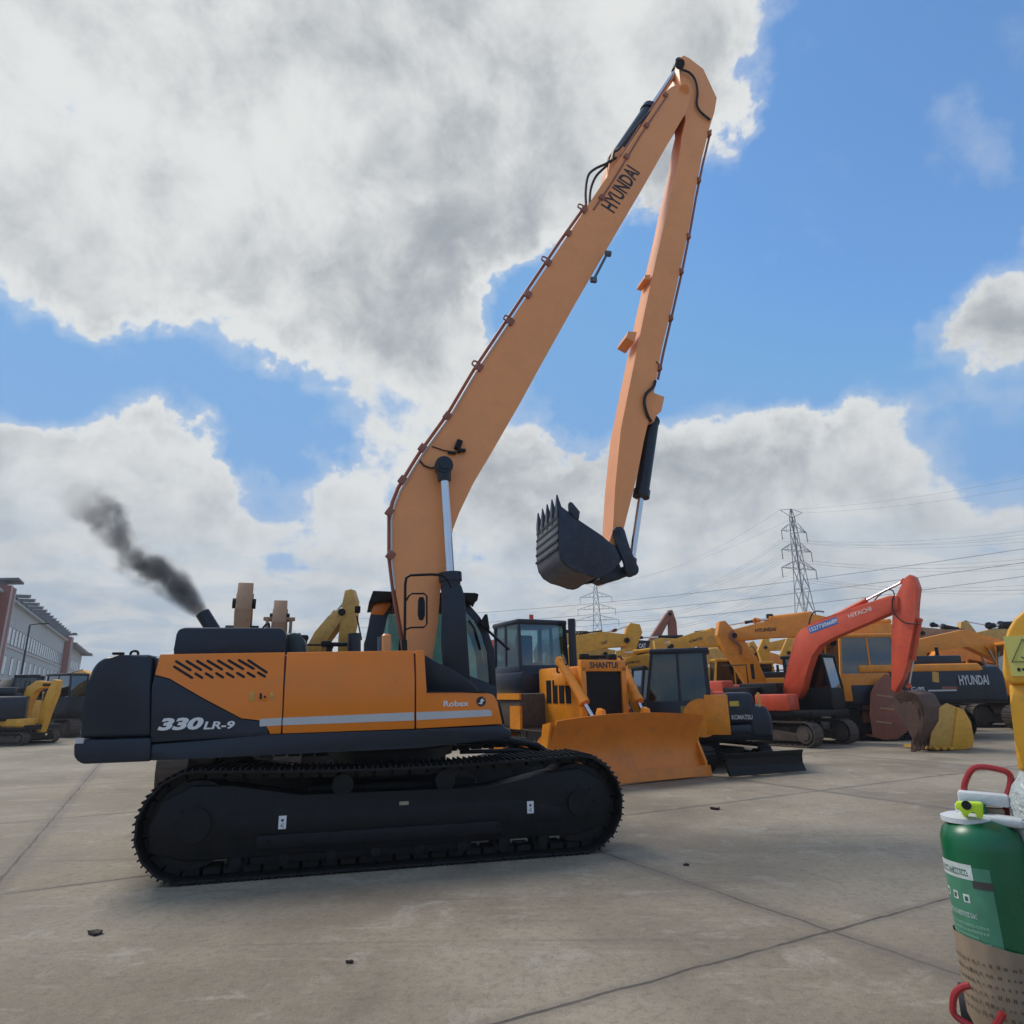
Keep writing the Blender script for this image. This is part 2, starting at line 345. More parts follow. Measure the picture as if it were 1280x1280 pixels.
# ================================================================= ground
def ground_mat():
    m = bpy.data.materials.new('yard_concrete'); m.use_nodes = True; t = m.node_tree; n = t.nodes; l = t.links
    b = n['Principled BSDF']; tcn = n.new('ShaderNodeTexCoord'); geo = tcn.outputs['Object']
    def no(sc, det, ro, dist=0, vec=None, stretch=None):
        x = n.new('ShaderNodeTexNoise'); v = vec or geo
        if stretch:
            mp = n.new('ShaderNodeMapping'); l.new(v, mp.inputs[0]); mp.inputs[3].default_value = stretch; mp.inputs[2].default_value = (0,0,R(14)); v = mp.outputs[0]
        l.new(v, x.inputs['Vector']); x.inputs['Scale'].default_value = sc; x.inputs['Detail'].default_value = det
        x.inputs['Roughness'].default_value = ro; x.inputs['Distortion'].default_value = dist; return x.outputs[0]
    def mr(v, a, c, lo=0., hi=1.):
        x = n.new('ShaderNodeMapRange'); x.interpolation_type = 'SMOOTHSTEP'; l.new(v, x.inputs[0])
        for i, q in enumerate((a, c, lo, hi)): x.inputs[i+1].default_value = q
        return x.outputs[0]
    def mix(f, a, c):
        x = n.new('ShaderNodeMix'); x.data_type = 'RGBA'
        if isinstance(f, float): x.inputs[0].default_value = f
        else: l.new(f, x.inputs[0])
        for i, q in ((6, a), (7, c)):
            if isinstance(q, tuple): x.inputs[i].default_value = (*q, 1)
            else: l.new(q, x.inputs[i])
        return x.outputs[2]
    def ma(op, a, c=None):
        x = n.new('ShaderNodeMath'); x.operation = op
        for i, q in enumerate((a, c)):
            if q is None: continue
            if isinstance(q, (int, float)): x.inputs[i].default_value = q
            else: l.new(q, x.inputs[i])
        return x.outputs[0]
    col = mix(mr(no(.35, 6, .6), .35, .65), (.215,.172,.118), (.36,.30,.215))
    col = mix(mr(no(1.6, 8, .7, .6), .52, .72, 0, .6), col, (.46,.41,.33))          # pale scuffs
    col = mix(mr(no(2.2, 9, .72, .3, stretch=(.35, 1.6, 1)), .55, .72, 0, .55), col, (.46,.41,.33))
    col = mix(mr(no(.9, 7, .7, .8), .56, .70, 0, .55), col, (.135,.10,.075))          # stains
    col = mix(mr(no(5, 8, .75), .58, .70, 0, .5), col, (.11,.09,.075))
    col = mix(mr(no(1.3, 8, .7, .2, stretch=(.12, 2.6, 1)), .56, .68, 0, .4), col, (.12,.095,.075))
    col = mix(mr(no(160, 3, .7), .50, .72, 0, .4), col, (.10,.08,.065))
    col = mix(mr(no(110, 3, .7), .56, .70, 0, .4), col, (.50,.46,.40))
    col = mix(mr(no(60, 4, .7), .40, .75, 0, .35), col, (.12,.10,.085))
    col = mix(mr(no(14, 7, .78), .46, .64, 0, .42), col, (.13,.105,.078)); col = mix(mr(no(22, 6, .8), .56, .70, 0, .4), col, (.44,.39,.31))
    # slab joints
    sp = n.new('ShaderNodeSeparateXYZ'); wob = n.new('ShaderNodeMapping')
    l.new(geo, wob.inputs[0]); wob.inputs[1].default_value = (0, 0, 0)
    # rotate so a joint crossing sits where the photo shows one
    rv = n.new('ShaderNodeVectorMath'); rv.operation = 'SUBTRACT'; l.new(geo, rv.inputs[0]); rv.inputs[1].default_value = (2.32, 5.50, 0)
    nz = n.new('ShaderNodeTexNoise'); l.new(geo, nz.inputs['Vector']); nz.inputs['Scale'].default_value = 3; nz.inputs['Detail'].default_value = 4
    def dist(nx, ny, period, wd, amt):
        d = n.new('ShaderNodeVectorMath'); d.operation = 'DOT_PRODUCT'; l.new(rv.outputs[0], d.inputs[0]); d.inputs[1].default_value = (nx, ny, 0)
        v = ma('ADD', d.outputs['Value'], ma('MULTIPLY', ma('SUBTRACT', nz.outputs[0], .5), .07))
        v = ma('ABSOLUTE', ma('SUBTRACT', ma('MODULO', ma('ADD', v, period*100.5), period), period/2))
        return ma('MULTIPLY', mr(v, wd*.35, wd, 1, 0), amt)
    brk = mr(no(1.1, 5, .7), .3, .6, .35, 1)
    j = ma('MULTIPLY', ma('MAXIMUM', dist(-.47, .88, 4.57, .020, .75), dist(.88, .47, 5.8, .024, .6)), brk)
    soft = ma('MAXIMUM', dist(-.47, .88, 4.57, .10, .28), dist(.88, .47, 5.8, .18, .38))
    col = mix(soft, col, (.13,.108,.09)); col = mix(j, col, (.045,.038,.034))
    vo = n.new('ShaderNodeTexVoronoi'); vo.feature = 'DISTANCE_TO_EDGE'; vo.inputs['Scale'].default_value = .23
    dv = n.new('ShaderNodeVectorMath'); dv.operation = 'ADD'; l.new(geo, dv.inputs[0]); nz2 = n.new('ShaderNodeTexNoise'); l.new(geo, nz2.inputs['Vector']); nz2.inputs['Scale'].default_value = 1.2; nz2.inputs['Detail'].default_value = 6
    l.new(nz2.outputs[1], dv.inputs[1]); l.new(dv.outputs[0], vo.inputs['Vector'])
    cr = ma('MULTIPLY', mr(vo.outputs[0], .001, .006, 1, 0), mr(no(.5, 3, .5), .56, .66, 0, .25))
    col = mix(cr, col, (.06,.05,.045))
    l.new(col, b.inputs['Base Color']); b.inputs['Specular IOR Level'].default_value = .3
    l.new(mr(no(.7, 6, .6), .35, .7, .62, .9), b.inputs['Roughness'])
    bp = n.new('ShaderNodeBump'); bp.inputs['Strength'].default_value = .8; bp.inputs['Distance'].default_value = .012
    hgt = ma('SUBTRACT', ma('ADD', no(9, 8, .7), ma('MULTIPLY', no(90, 3, .6), .4)), ma('MULTIPLY', j, 1.2))
    l.new(hgt, bp.inputs['Height']); l.new(bp.outputs[0], b.inputs['Normal'])
    return m
g = MB(); g.quad((-500,-60,0), (500,-60,0), (500,700,0), (-500,700,0))
go = g.build('ground', ground_mat()); go['kind'] = 'structure'

# ================================================================= the long-reach excavator
PHI = R(13.65)
P0 = ground(205, 1110)
F = Frame(P0, PHI)
EX = thing('long_reach_excavator', 'long reach excavator with orange and navy body, its boom raised highest of all', 'excavator', (P0.x, P0.y, 0), PHI)
WB = .12      # near side of the body
# --- undercarriage
def tk(y0, y1):
    t = track_unit(EX, y0, y1, 5.10, 1.06, 'track', .19, True, off=2.21)
    for k in range(8):
        b = MB(); xx = .62+k*.455; b.cyl((xx, y0+.16, .17), (xx, y1-.16, .17), .10); b.cyl((xx, y0+.06, .17), (xx, y1-.06, .17), .05); b.build('track_roller', 'black', t)
    for xx in (1.62, 2.72):
        b = MB(); b.cyl((xx, y0+.12, .83), (xx, y1-.12, .83), .11); b.box((xx, (y0+y1)/2, .74), (.16, .3, .2), bev=.01); b.build('carrier_roller', 'black', t)
    return t
t1 = tk(0.0, .62); t2 = tk(2.62, 3.24)
f = MB()   # outer track guard with stepped ledges
f.prism([(.55,.36),(4.02,.34),(4.02,.50),(3.5,.60),(.45,.60)], .05, .20, .02)
f.prism([(.80,.27),(3.35,.27),(3.30,.40),(.80,.40)], .02, .12, .012)
f.prism([(.35,.62),(3.45,.62),(3.3,.70),(2.6,.73),(.6,.73)], .10, .26, .015)
for k in range(9): f.cyl((.9+k*.3, .0, .34), (.9+k*.3, .03, .34), .022, n=8)
f.build('track_guard', 'black', t1)
for k, (x, y) in enumerate(((353,1028),(663,1009))):
    a = F.p3(x, y, .045); b = MB(); b.box(a, (.075, .004, .125)); s_ = b.build('warning_sticker', 'white', t1)
    b = MB(); b.cyl((a.x, .042, a.z+.02), (a.x, .0425, a.z+.02), .014, n=10); b.tube([(a.x+.012,.0415,a.z-.01),(a.x-.014,.0415,a.z-.03),(a.x+.014,.0415,a.z-.045)], .004, n=5); b.build('marking', 'letter', s_)
b = MB(); a = F.p3(505, 1004, .048); b.box(a, (.10, .004, .035)); b.build('data_plate', mat('brass_plate', (.32,.28,.2), .4), t1)
for tt_, y_ in ((t1, 0.0), (t2, 2.62)):
    f = MB(); f.prism([(-.18,.30),(-.22,.53),(-.12,.76),(.16,.90),(.5,.88),(1.2,.74),(3.2,.72),(3.9,.86),(4.25,.90),(4.52,.76),(4.62,.53),(4.5,.28),(4.2,.20),(.15,.20)], y_+.055, y_+.44, .02)
    f.prism([(.75,.13),(3.0,.13),(3.0,.40),(.75,.40)], y_+.075, y_+.13, .01)
    for xx, rr in ((.2,.20),(4.24,.17)): f.cyl((xx, y_+.035, .53), (xx, y_+.06, .53), rr*.8, n=24)
    for xx in (.2, 4.24):
        for q_ in range(8): f.cyl((xx+.19*math.cos(q_*.785), y_+.045, .53+.19*math.sin(q_*.785)), (xx+.19*math.cos(q_*.785), y_+.06, .53+.19*math.sin(q_*.785)), .018, n=6)
    f.build('side_cover', 'black', tt_)
f = MB(); f.box((2.2, 1.62, .62), (1.9, 2.1, .34), bev=.04); f.box((1.35, 1.62, .5), (.5, 2.3, .3), bev=.03); f.box((3.05, 1.62, .5), (.5, 2.3, .3), bev=.03)
f.cyl((2.2, 1.62, .75), (2.2, 1.62, 1.22), .72, n=40); f.cyl((2.2, 1.62, 1.0), (2.2, 1.62, 1.1), .80, n=40)
f.build('car_body', 'black', EX)
# step frames on the far side of the revolving frame, seen above the track
f = MB(); f.tube([F.p3(575,926,2.5), F.p3(640,926,2.5), F.p3(672,932,2.5), F.p3(690,945,2.5)], .045); f.tube([F.p3(575,940,2.5), F.p3(650,938,2.5), F.p3(690,945,2.5)], .03)
f.build('cab_step', 'black', EX)

# --- revolving frame and skirts
pl = lambda pts, w=WB: F.poly(pts, w)
f = MB(); f.prism(pl([(188,930),(337,918),(519,912),(627,906),(640,914),(638,924),(520,935),(230,949),(188,951)]), WB-.005, 3.1, .02)
f.build('revolving_frame', 'navy', EX)
f = MB(); f.prism(pl([(189,818),(150,818.5),(132,820.5),(121,827),(113,838),(109,855),(102,895),(97,924),(189,921)]), WB, 3.12, .11, 4)
cw = f.build('counterweight', 'navy', EX)
f = MB(); f.prism(pl([(189,922),(97,925),(93,931),(93,945),(97,951),(104,955),(189,951.5)]), WB-.03, 3.15, .035, 3); f.build('lower_lip', 'navy', cw)
f = MB(); a = F.p3(100, 926, WB-.035); f.box(a, (.07, .02, .05)); f.build('reflector', 'stripe', cw)
for x in (148, 168):
    f = MB(); a = F.p3(x, 817, .9)
    if x == 168: f.tube([a+Vector((-.04,0,-.02)), a+Vector((-.035,0,.015)), a+Vector((.0,0,.03)), a+Vector((.035,0,.015)), a+Vector((.04,0,-.02))], .014, smooth_n=3)
    else: f.box(a, (.12, .06, .03), bev=.01)
    f.build('lifting_eye', 'black', cw)
# --- engine house (inner box), then the skin panels standing proud of it
ZC = F.uz(300, 853, WB)[1]; KL = .22
f = MB(); f.prism(pl([(190,820),(519,816),(527,816),(527,908),(190,926)]), WB+.02, 3.05, .03); f.lean(ZC, KL); f.build('engine_house', 'navy', EX)
f = MB(); f.prism(pl([(198,817.5),(355.5,815),(354.3,848),(352.6,893),(351,917),(337,917.5),(335,908.5),(325,899.5),(302,898.5),(255,873),(212,848),(204,845),(193,844)]), WB-.008, WB+.03, .008)
f.lean(ZC, KL); dr = f.build('rear_door_panel', 'orange', EX)
f = MB(); f.prism(pl([(192,845.5),(203,846.5),(211,849.5),(254,874.5),(301,900),(324,901),(334,910),(336,919),(188,928),(190,860)]), WB-.004, WB+.03, .008)
f.lean(ZC, KL); np_ = f.build('lower_side_panel', 'navy', EX)
f = MB(); f.prism(pl([(358,815),(518,812.6),(518.3,850),(518.2,911),(353,917)]), WB-.008, WB+.03, .008); f.lean(ZC, KL); md = f.build('middle_door_panel', 'orange', EX)
f = MB(); f.prism(pl([(520,812.6),(531,813),(532,865.5),(608,865.5),(617,869),(622,878),(628,905),(520,911)]), WB-.008, WB+.9, .012); f.lean(ZC, KL*.4); ft = f.build('front_side_panel', 'orange', EX)
f = MB(); f.prism(pl([(533,864),(608,864),(612,865),(533,866)]), WB-.02, WB+.88); f.build('panel_seal', 'dark', ft)
def stripe(pts, par):
    f = MB(); f.prism(pl(pts, WB-.01), WB-.012, WB-.002); f.build('stripe', 'stripe', par)
stripe([(324.5,898.8),(352,897.2),(351.6,906.6),(324.5,908.2)], dr); stripe([(353.5,897.2),(517.6,890.2),(517.6,900.5),(353,906.6)], md)
stripe([(520.5,890.2),(611,887),(614.5,889),(615,895),(520.5,900.3)], ft)
# slots
f = MB()
def slot(x0, y0, x1, y1, h=1.7):
    d = Vector((x1-x0, y1-y0)).normalized(); nn = Vector((-d.y, d.x))*h
    f.prism(pl([(x0+nn.x, y0+nn.y), (x1+nn.x, y1+nn.y), (x1+d.x*h, y1+d.y*h), (x1-nn.x, y1-nn.y), (x0-nn.x, y0-nn.y), (x0-d.x*h, y0-d.y*h)], WB-.01), WB-.0105, WB+.01)
for k in range(7): slot(218.5+k*13.2, 826.3-k*.25, 237.5+k*13.2, 837.6-k*.3)
slot(218.5+7*13.0, 825, 333, 840.5); slot(216.5, 833, 240, 847.3)
for k in range(7): slot(243.5+k*13.1, 841.8-k*.2, 252.5+k*13.1, 847.2-k*.25)
f.lean(ZC, KL); f.build('ventilation_slots', 'dark', dr)
for (x0,y0,x1,y1,m_) in ((322,865,334,876,'orange'),(312,864,318,877,'yellow2'),(338,866,342,874,'yellow2')):
    f = MB(); f.prism(pl([(x0,y0),(x1,y0),(x1,y1),(x0,y1)], WB-.012), WB-.014, WB, .003); q = f.build('door_latch' if m_=='orange' else 'sticker', m_, dr)
    if m_=='orange':
        f = MB(); f.prism(pl([(324.5,866.5),(327.5,866.5),(327.5,874),(324.5,874)], WB-.014), WB-.017, WB-.010); f.cyl(F.p3(331,871,WB-.02), F.p3(331,871,WB-.01), .012); f.build('keyhole', 'dark', q)
bo = WB-.0095
letpx('330', F, bo, (196.5,913.5), (253.5,911.8), 15.6, 'white', np_, shear=.22, bold=.05)
letpx('LR-9', F, bo, (254,912), (293,911), 10.0, 'white', np_, shear=.15, bold=.03)
letpx('Robex', F, bo-.004, (554.5,883.5), (586,882.6), 7.4, 'white', ft, bold=.02)
a = F.p3(601.5, 876.8, bo-.004)
f = MB(); f.cyl(a, a+Vector((0,.004,0)), .055, n=24); em = f.build('emblem', 'letter', ft)
f = MB(); f.prism([(a.x-.045,a.z-.02),(a.x-.01,a.z-.012),(a.x-.006,a.z+.022),(a.x+.03,a.z+.035),(a.x+.02,a.z+.015),(a.x+.045,a.z+.012),(a.x+.015,a.z-.005),(a.x+.01,a.z-.032)], a.y-.002, a.y+.001); f.build('emblem_mark', 'white', em)
# hood
f = MB(); f.prism(F.poly([(216,826),(217,812),(219.5,793),(223,786.5),(229,784),(350,784.6),(356,788),(357.5,795),(357.5,826)], .45), .45, 2.7, .05, 3); f.build('engine_hood', 'navy', EX)
f = MB(); f.prism(F.poly([(357,826),(357,796),(361,791),(370,790.5),(377,794),(381,802),(381.5,826)], .9), .9, 1.5, .06, 3); f.build('air_cleaner', mat('dark_green_grey', (.03,.045,.045), .45), EX)
f = MB(); p, q = F.p3(270,793,1.3), F.p3(253,766,1.3); f.cyl(p, q, .085, .085, n=20)
ex = f.build('exhaust_pipe', 'navy', EX)
f = MB(); d = (q-p).normalized(); f.cyl(q-d*.01, q+d*.006, .07, n=20); f.build('exhaust_opening', 'dark', ex)
# small fittings on the deck
f = MB(); a = F.p3(384,806,.9); b_ = F.p3(404,806,.9); f.cyl(a, b_, .012, n=8); f.box(F.p3(408,805,.9), (.12,.12,.07), bev=.01); f.box(F.p3(424,805.5,.9), (.2,.1,.05), bev=.02); f.box(F.p3(411,812,.9),(.06,.06,.08)); f.build('rear_camera', 'black', EX)
f = MB(); a, b_ = F.p3(483,826,.7), F.p3(483,795,.7); f.cyl(a, b_, .055, n=20); f.cyl(b_, b_+Vector((0,0,.025)), .06, .04, n=20); f.build('filler_neck', 'boom', EX)
f = MB(); a, b_ = F.p3(477,826,.8), F.p3(477,796,.8); f.cyl(a, b_, .05, n=20); f.build('filler_neck', 'galv', EX)
f = MB(); f.tube([F.p3(505,820,.35), F.p3(506,790,.35), F.p3(506.5,730,.35), F.p3(508,722,.35), F.p3(513,719,.35), F.p3(540,718,.35), F.p3(553,719,.35), F.p3(559,724,.35), F.p3(564,735,.35)], .017)
hr = f.build('grab_rail', 'black', EX)
f = MB(); f.tube([F.p3(507,752,.33), F.p3(511,745,.33), F.p3(515,742,.33), F.p3(530,742,.33), F.p3(533.5,745,.33), F.p3(533.5,780,.33), F.p3(530,784,.33), F.p3(513,784.5,.33), F.p3(507,787,.33)], .011)
f.cyl(F.p3(505.5,800,.35), F.p3(506,818,.35), .032); f.build('mirror_bracket', 'black', hr)
f = MB(); f.prism(F.poly([(522.5,750),(524,746.5),(529,746.5),(531,752),(531,770),(528.5,775.5),(524,775),(522,768)], .33), .30, .36, .008); f.build('mirror', 'black', hr)
# centre deck and guard beside the boom foot
f = MB(); f.prism(F.poly([(520,830),(560,872),(626,878),(632,905),(520,908)], 1.0), 1.03, 2.06, .02); f.build('centre_deck', 'black', EX)
f = MB(); f.prism(F.poly([(531,819),(546,829),(562,834),(586,850),(600,866),(531,868)], .95), .92, .98, .008); f.build('boom_foot_guard', 'navy', EX)

# --- cab
CA, CB = 2.08, 3.06
cabo = [(455,815),(458,795),(464,766),(471,754),(483,750),(575,749),(588,757),(600,771),(610,788),(618,812),(621,866),(621,906)]
cb = MB()
def post(seq, w, th=.05, dd=.07):
    pts = [F.uz(x, y, CA) for x, y in seq]
    for i in range(len(pts)-1): cb.bar((pts[i][0], w, pts[i][1]), (pts[i+1][0], w, pts[i+1][1]), dd, th)
cabl = lambda pts: F.poly(pts, CA)
for w in (CA+.03, CB-.03):
    cb.prism(cabl([(455,815),(458,795),(464,766),(471,754),(483,750),(490,757),(484,772),(478,800),(476,830),(455,830)]), w-.03, w+.03, .008)
    cb.prism(cabl([(483,750),(575,749),(588,757),(600,771),(610,788),(618,812),(621,866),(613,866),(610,814),(603,792),(594,775),(583,763),(573,757),(484,758)]), w-.028, w+.028, .008)
    cb.prism(cabl([(455,832),(546,828),(621,858),(622,906),(455,908)]), w-.03, w+.03, .008)
    cb.prism(cabl([(568,756),(574,756),(585,860),(578,860)]), w-.025, w+.025)
    cb.prism(cabl([(505,756),(510,756),(508,832),(503,832)]), w-.022, w+.022)
cb.prism(cabl([(471,752),(484,748.5),(574,747.5),(588,755),(586,758),(573,752),(485,753),(472,757)]), CA+.002, CB-.002, .012)
cb.prism(cabl([(456,800),(460,800),(459,908),(455,908)]), CA+.06, CB-.06)
cb.prism(cabl([(455,895),(621,895),(621,907),(455,907)]), CA, CB)
cab = cb.build('cab', 'navy', EX)
f = MB(); f.prism(cabl([(463,768),(467,757),(473,752.5),(488,750),(488,757),(479,769)]), CA-.006, CB+.006, .006); f.build('roof_corner', 'orange', cab)
f = MB()
for w in (CA+.03, CB-.03): f.prism(cabl([(484,758),(573,757),(583,763),(594,775),(603,792),(610,814),(612,860),(546,828),(476,832),(480,790)]), w-.004, w+.004)
f.build('side_window', 'glass', cab)
f = MB(); a = cabl([(588,757),(600,771),(610,788),(618,812),(620,862)])
for i in range(4): f.quad((a[i][0],CA+.06,a[i][1]),(a[i+1][0],CA+.06,a[i+1][1]),(a[i+1][0],CB-.06,a[i+1][1]),(a[i][0],CB-.06,a[i][1]))
f.build('windscreen', 'dglass', cab)
f = MB(); f.prism(cabl([(519,880),(550,880),(550,850),(526,848),(522,815),(519,800),(513,800),(514,860)]), 2.35, 2.8, .04); f.build('operator_seat', 'seat', cab)
f = MB(); f.prism(cabl([(460.5,755),(466,740),(493,741),(493,748),(488,753)]), 1.95, 3.15, .01); f.prism(cabl([(570,742),(592,742.5),(596.5,744),(595,752),(590,756),(572,748)]), 1.95, 3.15, .01)
f.prism(cabl([(490,741.5),(575,742.5),(575,745),(490,745)]), 1.95, 3.15)
f.build('roof_guard', 'black', cab)
f = MB(); f.bar(F.p3(600,779,CA), F.p3(636,812,CA-.4), .03); f.prism(F.poly([(599,780),(606,768),(609,768),(612,787)], CA-.1), CA-.12, CA-.08); f.build('side_mirror', 'black', cab)
f = MB(); f.tube([F.p3(586,775,CA-.02), F.p3(593,785,CA-.02), F.p3(597,798,CA-.02), F.p3(601,812,CA-.02)], .012); f.build('wiper', 'black', cab)
# upright by the windscreen: work lamp
f = MB(); f.bar(F.p3(590,758,CA), F.p3(595,747,CA), .03); f.build('lamp_stay', 'black', cab); f = MB(); f.box(F.p3(447,762,2.0), (.08,.12,.09), bev=.01); f.bar(F.p3(446,770,2.0), F.p3(452,800,2.0), .02)
f.build('work_lamp', 'black', cab)

# --- boom
B0, B1 = 1.30, 1.92
bl = [(510,826),(500,770),(494,735),(489.5,698),(489.5,648),(493,632),(500,613),(516,587),(526,571),(562,521),(594,467),(640,398),(700,309),(740,249),(800,160),(826,120),(838,110),(846,106),(857,107),(863,113),(862,126),(857,142)]
br = [(851,151),(816,213),(776,281),(720,378),(673,462),(649,506),(619,558),(592,603),(574,641),(566,662),(560,698),(550,740),(547.5,777),(540,826),(533,836),(520,836)]
f = MB(); f.prism(F.poly(bl+br, B0), B0+.002, B1-.002); 
f.bm.verts.ensure_lookup_table()
bo_ = f.build('boom', 'boom', EX)
# flange plates along the edges of the box section (side plates stand a little proud)
f = MB(); f.prism(F.poly(bl+br, B0), B0-.012, B0, 0); f.prism(F.poly(bl+br, B0), B1, B1+.012, 0); f.build('boom_side_plate', 'boom', bo_)
# steel pipes following the back of the boom
edge = [(505,815),(497,770),(491.5,735),(487,698),(487,646),(491,629),(498,611),(514,584),(524,568),(560,518),(592,464),(638,395),(698,306),(733,257)]
for k in range(4):
    w = B0+.07+k*.11
    f = MB(); pts = [F.p3(x-.6, y-.8, w) for x, y in edge]; f.tube(pts, .022 if k % 2 else .028); f.build('hydraulic_pipe', 'pipe', bo_)
pts = [F.p3(x+2.6, y+2.0, B0-.035) for x, y in edge[2:-2]]
f = MB(); f.tube(pts, .014); f.build('hydraulic_pipe', 'stripe', bo_)
for (x, y) in ((559,520),(528,560),(503,600),(487,640),(488,694),(599,459),(638,402),(660,368),(685,328),(710,291),(730,262)):
    f = MB(); a = F.p3(x, y, B0-.03); f.box(a, (.12,.05,.10), rot=Euler((0,R(-57),0)), bev=.01)
    if y in (459, 402, 328, 262): f.tube([a+Vector((-.05,0,0)), a+Vector((-.11,0,.04)), a+Vector((-.08,0,.10)), a+Vector((-.0,0,.07))], .014, smooth_n=3)
    f.build('pipe_clamp', 'pipe', bo_)
a, b_ = F.p3(762,267,B0-.016), F.p3(803,218,B0-.016)
a, b_ = F.p3(768,267,B0-.0165), F.p3(800.5,216,B0-.0165)
d = (b_-a); lettering('HYUNDAI', a, d, Vector((-d.z,0,d.x)), d.length, .285, 'letter', bo_, bold=.022)
# boom cylinder pin, plate and small hoses
for w0, w1, side in ((1.02, 1.20, -1), (2.02, 2.20, 1)):
    wm = (w0+w1)/2
    hyd(None, F.p3(572,878,wm), F.p3(554.5,583,wm), .52, .135, .062, EX)
    
f = MB(); a = F.p3(554.5,583,1.1); f.cyl((a.x,.98,a.z), (a.x,2.24,a.z), .075); f.cyl((a.x,1.0,a.z), (a.x,1.2,a.z), .12, n=24); f.build('boom_pin', 'navy', EX)
f = MB(); f.prism(F.poly([(553,735),(576,732),(580,745),(588,862),(556,864),(551,800)], 1.0), .955, 1.0, .008); f.prism(F.poly([(560,729),(574,729),(577,740),(558,741)], 1.0), 1.0, 1.25, .01); f.build('cylinder_guard', 'navy', EX)
f = MB(); f.tube([F.p3(525,576,B0-.02), F.p3(530,582,B0-.03), F.p3(538,585,B0-.04), F.p3(548,584.5,B0-.06)], .014); f.build('hose', 'rubber', bo_); f = MB(); f.tube([F.p3(540,558,B0-.02), F.p3(555,563,B0-.03), F.p3(575,566,B0-.04)], .009)
f.build('hose', 'rubber', bo_)
f = MB(); a = F.p3(573,556,B0-.05); f.box(a, (.09,.08,.16), rot=Euler((0,R(20),0)), bev=.02); f.box(F.p3(577,563,B0-.06), (.12,.05,.05), bev=.01); f.box(F.p3(565,566,B0-.05), (.12,.04,.03)); f.build('work_lamp', 'black', bo_)
f = MB(); f.cyl(F.p3(759,317,B0-.1), F.p3(742,350,B0-.1), .022); f.cyl(F.p3(759,317,B0-.1)-Vector((.03,0,0)), F.p3(759,317,B0-.1)+Vector((.06,0,.0)), .05); f.box(F.p3(742,350,B0-.1), (.1,.06,.08)); f.build('grease_line', 'galv', bo_)
# arm cylinder on top of the boom
AW = (B0+B1)/2
hy = hyd(None, F.p3(768,203,AW), F.p3(850,82,AW), .52, .145, .06, EX)
f = MB(); f.prism(F.poly([(752,240),(757,214),(762,198),(772,192),(778,196),(775,212),(764,228)], AW), AW-.2, AW+.2, .01); f.build('cylinder_bracket', 'boom', bo_)
f = MB()
f.tube([F.p3(733,262,B0+.1), F.p3(732,240,B0+.1), F.p3(735,220,B0+.1), F.p3(744,211,B0+.1), F.p3(757,205,B0+.1), F.p3(770,197,B0+.1)], .024, smooth_n=4)
f.tube([F.p3(737,258,B0+.2), F.p3(738,238,B0+.2), F.p3(744,222,B0+.2), F.p3(753,212,B0+.2), F.p3(764,203,B0+.2)], .024, smooth_n=4)
f.tube([F.p3(766,200,B0), F.p3(768,190,B0), F.p3(774,186,B0), F.p3(790,165,B0), F.p3(812,140,B0)], .022, smooth_n=4)
f.build('hose', 'rubber', bo_)
f = MB(); f.tube([F.p3(742,262,B0-.02), F.p3(765,228,B0-.02), F.p3(800,170,B0-.02), F.p3(835,118,B0-.02)], .016); f.tube([F.p3(776,195,B0+.02), F.p3(833,107,B0+.1)], .02); 
for x, y in ((752,247),(783,196),(808,157),(832,119)): f.box(F.p3(x,y,B0-.02), (.09,.05,.09), rot=Euler((0,R(-57),0)))
f.build('hydraulic_pipe', 'pipe', bo_)
f = MB(); f.cyl(F.p3(855,113,B0-.03), F.p3(855,113,B1+.03), .10, n=24); f.build('boom_tip_pin', 'boom', bo_)

# --- arm (stick)
A0, A1 = 1.39, 1.83
al = [(848,80),(849,73),(855,69.5),(862,73),(879,86),(896,122.5),(893,140),(888,156),(877,199),(868,246),(863,278),(852,330),(841,380),(828,433),(820,476),(817,492),(813,512),(810,529),(805,550),(797,592),(785,640),(778,668),(773,686),(768,690)]
ar = [(762,676),(766,664),(769,608),(776,537),(797,433),(808,380),(820,325),(831,278),(836,252),(849,196),(852,171),(857,150),(855,125),(850,100)]
f = MB(); f.prism(F.poly(al+ar, A0), A0, A1); arm = f.build('arm', 'boom', EX)
f = MB()
inner = ar[2:11]
q = [F.uz(x, y, A0) for x, y in inner]
f.build('arm_weld', 'boom', arm) if False else f.bm.free()
f = MB(); f.prism(F.poly([(817,489),(832,495),(828,513),(822,516),(819,526),(810,529)], A0), A0+.03, A1-.03, .01); f.build('cylinder_lug', 'boom', arm)
f = MB(); f.prism(F.poly([(797,414),(786,413),(783,421),(794,427)], A0), A0+.02, A1-.02, .01); f.build('arm_stop', 'boom', arm)
f = MB(); f.prism(F.poly([(808,341),(815,341),(814,348),(807,346)], A0), A0+.05, A1-.05, .01); f.build('arm_stop', 'boom', arm)
f = MB(); pts = [F.p3(x+1.5, y, A0+.04) for x, y in ((887,163),(877,205),(868,250),(861,290),(851,340),(840,388),(828,440),(821,474))]; f.tube(pts, .022)
for x, y in ((886,168),(873,226),(860,296),(851,340),(838,398),(824,460)): f.box(F.p3(x,y,A0+.02), (.07,.10,.10), bev=.01)
f.build('hydraulic_pipe', 'pipe', arm)
f = MB(); f.tube([F.p3(850,83,A0-.03), F.p3(853,87,A0-.06), F.p3(862,91,A0-.05), F.p3(869,100,A0-.05), F.p3(872,115,A0-.04), F.p3(871,130,A0-.04), F.p3(876,140,A0-.04), F.p3(888,150,A0-.03)], .022, smooth_n=5)
